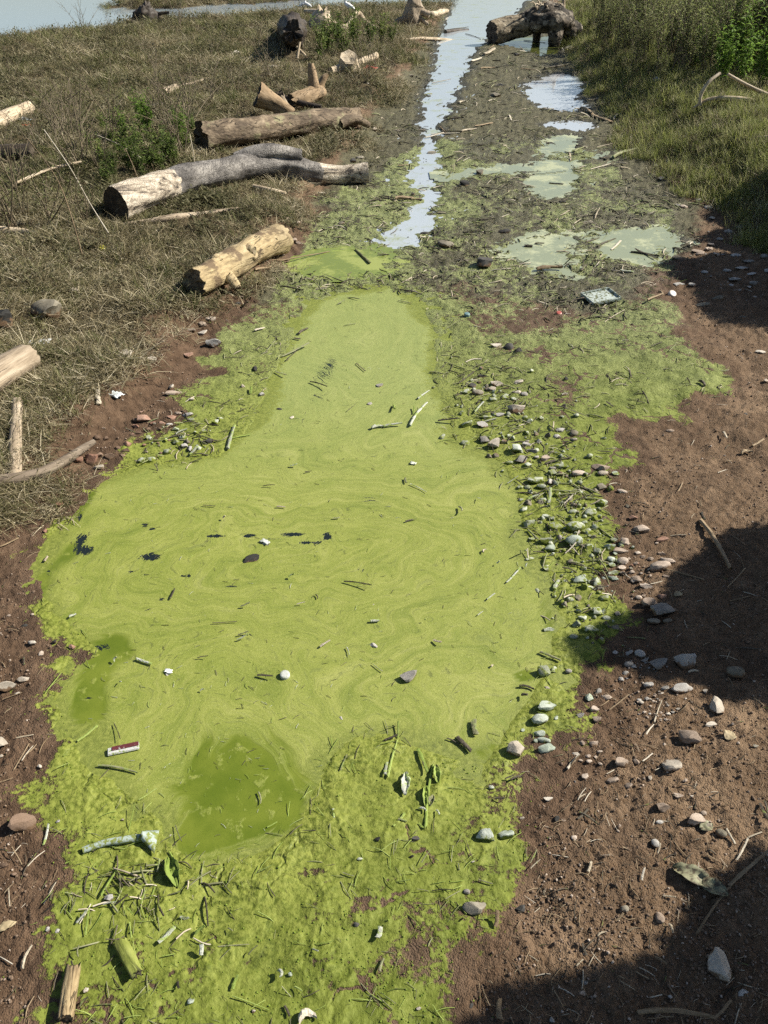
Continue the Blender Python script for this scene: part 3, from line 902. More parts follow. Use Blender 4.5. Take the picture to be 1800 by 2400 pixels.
# the bare yellow log at the pool's head
P, Q = ax([(418, 612, 31), (470, 585, 30), (530, 553, 29), (575, 529, 29), (604, 514, 30)])
top = lambda i, h, dx=0, dy=0: shift(P[i], dx, dy, Q[i] * h)
make_log('log', 'thick yellow barkless log with knots at the edge of the green pool', 'log', P, Q, M_YEL, M_BARK, n=70, seg=36, seed=3.3, lump=.16, groove=.05, jag=.3,
         stubs=[(top(1, .6), top(1, 1.02, -.015, .01), .045, .026), (top(2, .5, .04, -.03), top(2, .62, .06, -.04), .045, .020), (top(1, -.3, .06, -.03), top(1, -.98, .105, -.06), .034, .024),
                (top(3, .4, .05, -.02), top(3, .42, .06, -.03), .034, .016)])

# the charred log
m = NT('charred_wood')
c = m.coord('Object')
g = m.noise(m.mapping(c, (2.5, 30, 30)), 1.0, 6, .65, .3)
ck = m.voro(m.mapping(m.mix(.25, c, m.noise(c, 9, 3)), (30, 60, 60)), 1.0, 'DISTANCE_TO_EDGE')
char = m.ramp(m.noise(c, 8, 5, .6), [(.3, (.052, .046, .04)), (.47, (.14, .127, .112)), (.65, (.31, .285, .25))])
char = m.mix(m.ma('MULTIPLY', m.sm(ck, .05, .0), .45), char, (.012, .012, .012))
bare = m.ramp(g, [(.39, (.06, .05, .04)), (.45, (.27, .22, .16)), (.54, (.48, .41, .31)), (.7, (.64, .57, .46))])
k = m.sm(m.ma('ADD', m.attr('mask'), m.ma('MULTIPLY', m.ma('SUBTRACT', m.noise(c, 12, 4), .5), .5)), .45, .52)
M_CHAR = m.done(m.mix(k, char, bare), .7, m.bump(m.ma('ADD', g, m.ma('MULTIPLY', m.sm(ck, 0, .12), .8)), .7, .008), .35)
P, Q = ax([(250, 441, 36), (325, 413, 33), (400, 388, 30), (475, 371, 26), (550, 359, 27), (620, 358, 26), (675, 371, 21), (730, 377, 19), (795, 374, 21)])
def charmask(v):
    x = v.x
    a = 1.0 if x < .52 + .45 * max(0, min(1, -v.y / .10)) * (1.0 if v.z < .06 else .4) else 0.0
    a *= 1.0 if v.z < .085 or x < .5 else .3
    if 1.28 < x < 1.40 and v.y < -.02 and v.z > .0: a = 1.0
    if x > 1.70 and v.z < .075: a = 1.0
    return a
make_log('log', 'long charred black and grey log with a pale sawn end and a kinked tip', 'log', P, Q, M_CHAR, M_END, n=110, seg=40, seed=7.1, lump=.13, groove=.045, fn=charmask,
         stubs=[(shift(P[4], -.12, .0, Q[4] * .22), shift(P[5], .10, .02, Q[5] * .62), Q[4] * .85, .058)])

# the brown log with flaking bark behind it
P, Q = ax([(432, 296, 30), (525, 283, 26), (650, 266, 23), (720, 258, 22), (768, 252, 18)])
make_log('log', 'brown log with flaking bark lying behind the charred log', 'log', P, Q, M_BARK, M_END, n=90, seg=36, seed=11.7, lump=.13, groove=.08, jag=.5,
         stubs=[(shift(P[3], .05, -.05, -.02), shift(P[4], .12, -.10, -.05), .05, .028)])
# driftwood heap behind the brown log
P, Q = ax([(556, 205, 23), (590, 222, 17), (632, 246, 12)])
P[0] = atY(556, 206, P[2].y - .02); P[1] = atY(592, 224, P[2].y)
make_log('driftwood_log', 'pale tapering driftwood log with a dark round end behind the brown log', 'log', P, Q, M_TANW, M_END, n=30, seed=5.5, lump=.16, groove=.06, jag=.3)
P, Q = ax([(601, 208, 14), (608, 220, 13), (618, 238, 12)])
P[0] = atY(600, 206, P[2].y - .03); P[1] = atY(607, 222, P[2].y)
make_log('stump', 'short upright grey stump between two driftwood pieces behind the brown log', 'stump', P, Q, M_GREYW, M_END, n=20, seed=6.5, lump=.15, jag=.6)
P, Q = ax([(628, 222, 15), (655, 214, 17), (680, 203, 16), (697, 196, 9)])
make_log('driftwood_stump', 'tan driftwood stump with broken horns right of the heap', 'stump', P, Q, M_TANW, M_END, n=30, seed=8.5, lump=.2, jag=.8,
         stubs=[(P[2], shift(P[2], -.03, .05, .26), .07, .03), (shift(P[3], -.05), shift(P[3], .06, .03, .15), .06, .02)])
P, Q = ax([(603, 218, 5), (650, 235, 6), (695, 243, 4)])
for p in P: p.z += .05
make_log('branch', 'thin dark branch leaning over the brown log', 'branch', P, Q, M_DARKW, M_DARKW, n=24, seg=10, seed=9.5)

# left edge
P, Q = ax([(-60, 845, 40), (0, 805, 37), (62, 768, 33)])
make_log('log', 'weathered pale log cut off by the left edge beside the boulder', 'log', P, Q, M_GREYW, M_END, n=30, seed=13.1, lump=.06, squash=.8, jag=.15)
P, Q = ax([(34, 1035, 13), (33, 960, 13), (38, 868, 12)])
make_log('pole', 'straight pale barkless pole lying upright in the picture at left', 'pole', P, Q, M_GREYW, M_END, n=40, seg=16, seed=14.1, lump=.04)
P, Q = ax([(-40, 1040, 13), (30, 1034, 13), (90, 1020, 12), (140, 995, 11), (170, 975, 9), (203, 954, 6)])
make_log('branch', 'long curved grey branch across the foot of the pale pole', 'branch', P, Q, M_DRIFT, M_END, n=50, seg=16, seed=15.1, lump=.06)
P, Q = ax([(-50, 285, 17), (10, 256, 16), (62, 233, 13)])
make_log('log', 'bleached log poking in at the upper left edge', 'log', P, Q, M_PALEW, M_PALEW, n=24, seed=16.1, stubs=[], jag=.4)
P, Q = ax([(-60, 340, 19), (0, 332, 18), (70, 326, 15)])
make_log('log', 'dark weathered log at the left edge below the bleached one', 'log', P, Q, M_DARKW, M_END, n=24, seed=17.1, jag=.3)
P, Q = ax([(-40, 494, 9), (40, 500, 8), (96, 509, 6)])
make_log('branch', 'bleached thick stick at the left edge level with the sawn log end', 'branch', P, Q, M_PALEW, M_PALEW, n=24, seg=14, seed=18.1)
P, Q = ax([(250, 487, 4), (310, 480, 6), (370, 472, 8), (440, 461, 5), (515, 451, 4)])
make_log('branch', 'long grey branch on the grass in front of the charred log', 'branch', P, Q, M_GREYW, M_END, n=40, seg=12, seed=19.1, lump=.15)
P, Q = ax([(548, 404, 6), (580, 412, 7), (618, 419, 5)])
make_log('wood_piece', 'short bleached wood piece lying under the charred log', 'wood', P, Q, M_PALEW, M_PALEW, n=16, seg=12, seed=20.1, jag=.6)
P, Q = ax([(42, 415, 3.2), (110, 386, 3.2), (180, 369, 2.6)])
for p in P: p.z += .06
make_log('branch', 'thin bleached branch in the weeds left of the sawn log end', 'branch', P, Q, M_PALEW, M_PALEW, n=24, seg=8, seed=21.1)

# far left bank
P, Q = ax([(352, 201, 9), (378, 190, 8)])
make_log('log', 'short hollow dark log far off in the grass', 'log', P, Q, M_GREYW, M_DARKW, n=12, seg=16, seed=22.1)
P, Q = ax([(380, 189, 3), (420, 178, 3), (458, 166, 2)])
make_log('branch', 'thin grey branch running on from the hollow dark log', 'branch', P, Q, M_GREYW, M_GREYW, n=14, seg=8, seed=23.1)
P, Q = ax([(317, 231, 5), (353, 225, 4.5)])
make_log('branch', 'short dark stick in the grass above the weeds', 'branch', P, Q, M_DARKW, M_DARKW, n=12, seg=8, seed=24.1)
P, Q = ax([(714, 153, 7), (745, 146, 9), (775, 136, 7), (812, 121, 7)])
make_log('branch', 'bleached branch with a round knob far off beside the red rag', 'branch', P, Q, M_PALEW, M_PALEW, n=30, seg=14, seed=25.1, lump=.15,
         stubs=[(shift(P[1], .05, -.05, -.02), shift(P[1], .06, -.12, .12), .14, .10)])
P, Q = ax([(630, 68, 18), (631, 52, 15), (634, 40, 8)])
P = [atg(630, 68, .0), atg(630, 68, .18), atg(632, 68, .34)]
make_log('stump', 'black rotten stump far off on the left bank', 'stump', P, [.2, .17, .11], M_DARKW, M_DARKW, n=24, seed=26.1, lump=.3, groove=.15, jag=1.2)
b = atg(692, 66, 0)
make_log('stump', 'bleached broken stump right of the black rotten stump', 'stump', [b, shift(b, .02, 0, .14), shift(b, .05, 0, .27)], [.2, .17, .10], M_PALEW, M_PALEW, n=24, seed=27.1, lump=.3, groove=.12, jag=1.0)
P, Q = ax([(660, 51, 4), (685, 51, 5), (705, 58, 6), (735, 60, 7), (752, 56, 6), (772, 43, 5), (790, 47, 4), (815, 63, 3)])
P[0].z += .18; P[1].z += .16; P[2].z += .1; P[5].z += .1
make_log('branch', 'long bent bleached branch draped over the broken stump', 'branch', P, Q, M_PALEW, M_PALEW, n=46, seg=12, seed=28.1, lump=.12)
b = atg(890, 55, 0)
make_log('root_stump', 'grey rounded root stump beside the far channel', 'stump', [b, shift(b, .02, 0, .16), shift(b, .04, 0, .32), shift(b, .1, 0, .42)], [.14, .17, .15, .05], M_GREYW, M_GREYW, n=30, seed=29.1, lump=.25, groove=.08,
         stubs=[(shift(b, .1, 0, .22), shift(b, .30, -.05, .16), .07, .05), (shift(b, .1, -.02, .15), shift(b, .28, -.1, .02), .05, .03), (shift(b, -.1, 0, .1), shift(b, -.3, -.05, .03), .07, .05)])
P, Q = ax([(912, 25, 5), (932, 31, 6), (950, 27, 6), (966, 23, 4)])
make_log('branch', 'bleached crooked log right of the grey root stump', 'branch', P, Q, M_PALEW, M_PALEW, n=24, seg=12, seed=30.1, lump=.15)
P, Q = ax([(316, 48, 14), (317, 38, 9)])
b = atg(317, 50, 0)
make_log('stump', 'dark clod of roots at the far lake edge', 'stump', [b, shift(b, .02, 0, .14), shift(b, .03, 0, .25)], [.22, .17, .1], M_DARKW, M_DARKW, n=20, seed=31.1, lump=.35, groove=.15, jag=1,
         stubs=[(shift(b, .1, 0, .1), shift(b, .42, 0, .16), .04, .02)])
P, Q = ax([(866, 87, 2.2), (909, 83, 3), (953, 85, 3), (999, 89, 1.6)])
make_log('branch', 'thin bleached branch reaching into the far channel', 'branch', P, Q, M_PALEW, M_PALEW, n=24, seg=8, seed=32.1)
P, Q = ax([(962, 69, 4), (985, 67, 5), (1011, 66, 4)])
make_log('branch', 'dark sunken branch lying in the far channel', 'branch', P, Q, M_DARKW, M_DARKW, n=20, seg=10, seed=33.1)
for (a, bb, dz, lb) in [((650, 88), (642, 126), .0, 'pale forked stick standing in weeds, taller of two'), ((640, 106), (662, 123), .0, 'pale slanting stick in the weeds, lower of two')]:
    q0, q1 = atg(*bb), atg(bb[0], bb[1])
    q1 = q0 + Vector(((a[0] - bb[0]) * pxm(q0), .1, abs(bb[1] - a[1]) * pxm(q0) * 1.02))
    make_log('stick', lb, 'stick', [q0, q0.lerp(q1, .5), q1], [.02, .018, .014], M_PALEW, M_PALEW, n=10, seg=8, seed=34.1, keep=False)

# ------------------------------------------------------------------ the uprooted stump across the track
def fuse(name, tubes, voxel, mat, seed, amp=.02, freq=9.0):
    V, Fc = [], []
    for pts, rad in tubes:
        v, f, cv, cf = tube(pts, rad, 18, 14, seed + len(V) * .01, .16, .06, True)
        o = len(V); V += v; Fc += [tuple(i + o for i in q) for q in f]
        o = len(V); V += cv; Fc += [tuple(i + o for i in q) for q in cf]
    me = mesh_from(name + '_raw', V, Fc)
    import bmesh
    bm = bmesh.new(); bm.from_mesh(me); bmesh.ops.remove_doubles(bm, verts=bm.verts, dist=1e-4); bmesh.ops.recalc_face_normals(bm, faces=bm.faces); bm.to_mesh(me); bm.free()
    ob = bpy.data.objects.new(name + '_raw', me)
    COL.objects.link(ob)
    md = ob.modifiers.new('r', 'REMESH'); md.mode = 'VOXEL'; md.voxel_size = voxel
    sm_ = ob.modifiers.new('s', 'SMOOTH'); sm_.iterations = 3
    ev = ob.evaluated_get(bpy.context.evaluated_depsgraph_get())
    m2 = bpy.data.meshes.new_from_object(ev)
    bpy.data.objects.remove(ob)
    bpy.data.meshes.remove(me)
    m2.name = name
    nv = len(m2.vertices)
    for v in m2.vertices:
        p = v.co
        d = mnoise.noise(p * freq + Vector((seed, 0, 0))) + .6 * mnoise.noise(p * freq * 3) + .35 * mnoise.noise(p * freq * 8)
        v.co = p + v.normal * d * amp
    m2.materials.clear(); m2.materials.append(mat)
    m2.polygons.foreach_set('use_smooth', np.ones(len(m2.polygons), bool))
    return m2

SY = at(1150, 95).y
base = at(1150, 92)
root = tag(link(bpy.data.objects.new('uprooted_stump', None)), 'big uprooted tree stump with arching roots lying across the far track', 'stump')
root.location = base
def sp(px, py, dy=0.0):
    return atY(px, py, SY + dy) - base
P = [sp(1062, 71, -.15), sp(1090, 64, -.05), sp(1125, 55, 0), sp(1160, 48, .05)]
V, Fc, CV, CF = tube(P, [.165, .175, .17, .15], 40, 32, 40.0, .10, .05, True, .3)
mb = wood('stump_bark', (.05, .036, .024), (.24, .19, .12), (.52, .45, .33), (4, 14, 14), .02, (.06, .045, .03), (.55, .62))
o = link(bpy.data.objects.new('trunk', mesh_from('trunk', V, Fc, mb)), root)
two_ends(root, CV, CF, M_DARKW)
roots = [([sp(1120, 48), sp(1150, 40), sp(1185, 30), sp(1215, 30)], [.10, .15, .17, .16]),
         ([sp(1150, 52, -.1), sp(1180, 52, -.2), sp(1205, 48, -.2), sp(1225, 42)], [.12, .14, .16, .15]),
         ([sp(1200, 50, -.2), sp(1200, 70, -.25), sp(1196, 92, -.28), sp(1192, 98, -.3)], [.13, .12, .10, .08]),
         ([sp(1215, 40, .1), sp(1228, 60, .05), sp(1236, 80, 0), sp(1232, 95, 0)], [.15, .14, .12, .09]),
         ([sp(1220, 62, 0), sp(1238, 66, .02), sp(1244, 74, .05)], [.13, .13, .10]),
         ([sp(1160, 40, .3), sp(1160, 65, .35), sp(1158, 90, .35)], [.10, .09, .07]),
         ([sp(1210, 35, .2), sp(1222, 60, .4), sp(1226, 88, .45)], [.12, .1, .08]),
         ([sp(1165, 35), sp(1172, 24), sp(1180, 20)], [.09, .07, .04]),
         ([sp(1205, 28), sp(1212, 18), sp(1220, 15)], [.11, .10, .05]),
         ([sp(1130, 42), sp(1133, 34), sp(1137, 31)], [.06, .05, .03])]
mr = wood('stump_root', (.022, .017, .012), (.12, .095, .065), (.42, .37, .29), (7, 9, 9), .02, (.025, .02, .014), (.47, .57))
link(bpy.data.objects.new('root_mass', fuse('root_mass', roots, .018, mr, 3.0, .018, 6.0)), root)
v, f, cv, cf = tube([sp(1217, 20), sp(1217, 4), sp(1219, -10)], [.03, .028, .02], 10, 10, 2.0, .1, .1, True, .8)
link(bpy.data.objects.new('root_spike', mesh_from('root_spike', v + cv, f + [tuple(i + len(v) for i in q) for q in cf], M_PALEW)), root)
# matted rootlets on top
V, Fc = [], []
for k in range(26):
    a = sp(1180 + random.uniform(-22, 24), 20 + random.uniform(-6, 8), random.uniform(-.1, .2))
    b = a + Vector((random.uniform(-.16, .16), random.uniform(-.1, .1), random.uniform(.0, .12)))
    v, f, _, _ = tube([a, a.lerp(b, .5) + Vector((0, 0, .05)), b], [.012, .010, .005], 6, 5, k, .1, 0, False)
    o_ = len(V); V += v; Fc += [tuple(i + o_ for i in q) for q in f]
tag(link(bpy.data.objects.new('rootlets', mesh_from('rootlets', V, Fc, M_PALEW)), root), kind='stuff')
KEEP.append((base.x - .7, base.y, base.x + .7, base.y, .35))

# ------------------------------------------------------------------ stones
def stone_mesh(i):
    r = random.Random(100 + i)
    import bmesh
    bm = bmesh.new()
    bmesh.ops.create_icosphere(bm, subdivisions=3, radius=1.0)
    planes = []
    for k in range(r.randint(8, 14)):
        n = Vector((r.gauss(0, 1), r.gauss(0, 1), r.gauss(0, .8))).normalized()
        planes.append((n, r.uniform(.40, .72)))
    rounded = i % 5 == 0
    for v in bm.verts:
        p = v.co.copy()
        if not rounded:
            for n, d in planes:
                e = p.dot(n) - d
                if e > 0: p -= n * e * .98
        p *= 1 + .16 * mnoise.noise(p * 1.5 + Vector((i * 7, 0, 0))) + .05 * mnoise.noise(p * 5 + Vector((0, i * 3, 0)))
        v.co = p
    me = bpy.data.meshes.new('stone')
    bm.to_mesh(me); bm.free()
    co = np.array([v.co for v in me.vertices])
    co = (co - (co.max(0) + co.min(0)) / 2) / ((co.max(0) - co.min(0)))      # unit box
    me.vertices.foreach_set('co', co.astype(np.float32).ravel())
    me.polygons.foreach_set('use_smooth', np.ones(len(me.polygons), bool))
    me.update()
    me.set_sharp_from_angle(angle=R(24))
    return me

STONES = {}
def stone_data(i, code):
    k = (i, code)
    if k not in STONES:
        me = stone_mesh(i)
        me.materials.append(R_MAT[code])
        STONES[k] = me
    return STONES[k]

def zone(px, py):
    w = at(px, py)
    x, y = np.array([w.x]), np.array([w.y])
    if sdf(P_LEFT, x, y)[0] < .02: return 'in the grass of the left bank', 'lg'
    if sdf(P_RIGHT, x, y)[0] < .02: return 'on the grassy right bank', 'rg'
    if sdf(P_MAIN, x, y)[0] < -.01: return 'floating on the green algae pool', 'film'
    if py < 330: return 'on the far grey mud between the channel and right bank' if px > 950 else 'on the mud left of the far channel', 'far'
    if py < 560:
        return ('on the stony foot of the right bank', 'rs') if px > 1440 else (('on the muddy track beyond the algae pool', 'mid') if px > 900 else ('on the mud beside the channel mouth', 'lc'))
    if px > 1340 and py < 760: return 'on the stony soil below the right bank', 'rs2'
    if px < 480 and py < 1160 and sdf(P_ALG, x, y)[0] > 0: return 'on the red brown soil between grass and pool', 'ls'
    if px < 700 and py < 1100: return 'in the algae along the left rim of the pool', 'lr'
    if px < 250 and sdf(P_ALG, x, y)[0] > 0: return 'on the brown soil at the lower left edge', 'll'
    if py < 860 : return 'on the algae flats right of the pool head', 'rf'
    if sdf(P_ALG, x, y)[0] > .0:
        if py < 1260: return 'on the brown soil right of the stone ridge', 'sr'
        if py < 1560: return 'in the gravel patch crossed by the round shadow', 'sg'
        return 'on the bare brown soil at lower right', 'sb'
    if py < 1560: return 'in the stone ridge along the right rim of the pool', 'ri'
    if px > 1000: return 'on the green crust near the lower right soil', 'gr'
    if px > 560: return 'on the green crust in the lower middle', 'gm'
    return 'on the green crust at lower left', 'gl'

def size_word(w):
    return 'tiny' if w < .018 else 'small' if w < .04 else 'medium' if w < .075 else 'large'

NST = [0]
def place_stone(px, py, w, h, code='t', label=None, name=None, sink=.40, proto=None, rot=None):
    g = atg(px, py + h * .22)
    s = pxm(g)
    kk = 1.0 if label else random.uniform(.82, 1.1)
    W_, H_ = w * s * kk, h * s * kk
    th = math.atan2(CAM_H - g.z, g.y)
    dz = min(W_, max(H_, .3 * W_)) * (.95 if name == 'boulder' else .82)
    dy = (H_ - dz * math.cos(th) * .62) / math.sin(th)
    dy = max(.45 * W_, min(1.35 * W_, dy))
    NST[0] += 1
    i = (NST[0] * 7 + int(px)) % 14 if proto is None else proto
    o = bpy.data.objects.new(name or ('pebble' if W_ < .035 else 'stone'), stone_data(i, code))
    link(o)
    zg = max(gz(g.x, g.y), -.004)
    o.location = (g.x, g.y, zg + dz * (.5 - sink))
    o.scale = (W_, dy, dz)
    o.rotation_euler = (random.uniform(-.15, .15), random.uniform(-.15, .15), (rot if rot is not None else random.choice([0, math.pi]) + random.uniform(-.35, .35)))
    zp, zc = zone(px, py)
    nm = 'pebble' if W_ < .035 else 'stone'
    if label is None:
        label = f'{size_word(W_)} {R_WORD[code]} {nm} {zp}'
    tag(o, label, nm if name is None else name.replace('_', ' '), f'stones {zp}')
    if W_ > .06: KEEP.append((g.x, g.y, g.x, g.y, W_ * .45))
    return o

SPECIAL = [
    ('C', 210, 430, 128, 100, 'm', 'big rounded grey boulder in the grass at left', 'boulder'),
    ('C', 20, 468, 95, 112, 'd', 'black boulder cut by the left edge beside the grey boulder', 'boulder'),
    ('C', 322, 333, 42, 62, 'p', 'pale upright stone in the grass above the grey boulder', None),
    ('C', 927, 557, 70, 48, 'g', 'squarish grey stone at the edge of the algae below the yellow log', None),
    ('C', 545, 613, 70, 52, 'p', 'pale round stone half buried at the grass edge', None),
    ('C', 660, 633, 44, 30, 'p', 'pale angular stone just right of the half buried round one', None),
    ('C', 748, 777, 68, 25, 't', 'flat oval tan stone on the soil left of the pool', None),
    ('C', 625, 888, 66, 36, 'r', 'largest reddish stone in the pebbles left of the pool', None),
    ('H', 1320, 48, 100, 66, 't', 'smooth rounded tan stone at the edge of the gravel, lower right', None),
    ('H', 1237, 168, 82, 70, 'p', 'pale knobbly stone below the smooth rounded one at lower right', None),
    ('H', 1340, 402, 82, 62, 't', 'tan knobbly stone next to the crumpled leaf at lower right', None),
    ('H', 1200, 345, 62, 56, 't', 'half buried tan stone left of the knobbly one at lower right', None),
    ('H', 1022, 155, 62, 50, 't', 'tan pitted stone at the lower end of the gravel trail', None),
    ('H', 440, 465, 82, 66, 'c', 'speckled grey green stone, left of a pair on the green crust', None),
    ('H', 523, 467, 76, 46, 'c', 'flat grey green stone, right of a pair on the green crust', None),
    ('H', 562, 100, 74, 78, 'p', 'pale upright stone standing on the pool rim with a dark shadow', None),
    ('H', 703, 97, 80, 44, 'c', 'flat grey green stone right of the pale upright stone', None),
    ('H', 390, 785, 104, 62, 'm', 'mud coated stone at the border of green crust and brown soil', None),
    ('H', 1440, 1010, 98, 150, 'p', 'pale flat slab of stone half in the lower right shadow', None),
    ('F', 700, 1020, 88, 56, 'c', 'smooth pale blue green stone at the pool rim', None),
    ('F', 672, 1075, 78, 52, 'c', 'blue green stone with algae just below the smooth blue green one', None),
    ('F', 690, 870, 62, 55, 'a', 'algae covered stone beside the olive puddle spot on the rim', None),
    ('F', 1298, 822, 98, 78, 'g', 'large angular grey stone in the round shadow', None),
    ('F', 1185, 840, 84, 60, 'g', 'flat grey stone left of the large angular one in shadow', None),
    ('F', 1285, 945, 102, 50, 'g', 'long smooth grey stone at the lower edge of the round shadow', None),
    ('F', 1205, 605, 134, 58, 'g', 'widest flat stone at the upper edge of the round shadow', None),
    ('F', 1145, 575, 78, 50, 't', 'tan stone touching the widest flat stone', None),
    ('F', 1515, 872, 78, 60, 'm', 'half buried stone deep in the round shadow', None),
    ('F', 1430, 1015, 64, 84, 'p', 'pale flat stone at the lower border of the round shadow', None),
    ('F', 1190, 415, 94, 52, 't', 'large tan stone under the thin stick in the gravel', None),
    ('F', 820, 305, 78, 58, 'c', 'largest whitish green stone in the ridge', None),
    ('F', 825, 245, 84, 52, 'a', 'shell shaped stone with algae in the ridge', None),
    ('D', 570, 845, 78, 46, 'p', 'pale angular stone at the head of the ridge', None),
    ('D', 475, 998, 62, 46, 'p', 'pale hollowed stone on the pool rim', None),
    ('D', 575, 1018, 52, 46, 'c', 'square greenish stone in the ridge', None),
    ('D', 430, 215, 72, 60, 'd', 'black jagged lump on the mud beyond the pool', None),
    ('B', 415, 747, 36, 28, 'm', 'round mud coloured stone beside the thin rill', None),
    ('B', 265, 1055, 74, 34, 'm', 'low muddy stone just beyond the pool head', None),
    ('B', 1180, 352, 44, 36, 'g', 'grey stone in the dark weeds of the right bank', None),
    ('E', 30, 930, 88, 66, 'p', 'pale chunky stone at the left edge', None),
    ('E', 103, 908, 50, 30, 'p', 'pale oblong stone touching the chunky one at left edge', None),
    ('E', 312, 767, 32, 22, 'r', 'orange stone on the muddy point at left', None),
    ('E', 140, 748, 40, 26, 'p', 'pale pebble on the soil left of the muddy point', None),
    ('G', 8, 72, 66, 52, 'p', 'whitish block of stone at the lower left edge', None),
    ('G', 105, 410, 110, 90, 'b', 'big brown clod of soil at the lower left', None),
    ('E', 1087, 424, 86, 44, 'd', 'dark mottled bark chunk floating in the middle of the pool', 'bark_chunk'),
    ('F', 108, 922, 80, 58, 'g', 'grey angular chunk standing in the lower pool', None),
    ('A', 1330, 760, 1, 1, 'd', None, None),
]
SPECIAL.pop()
for t, x, y, w, h, cdt, lb, nm in SPECIAL:
    place_stone(*T(t, x, y), w / 2, h / 2, cdt, lb, nm, proto=7 if nm == 'boulder' else None, sink=.12 if nm == 'boulder' else (.42 if 'chunk float' in lb else .2))

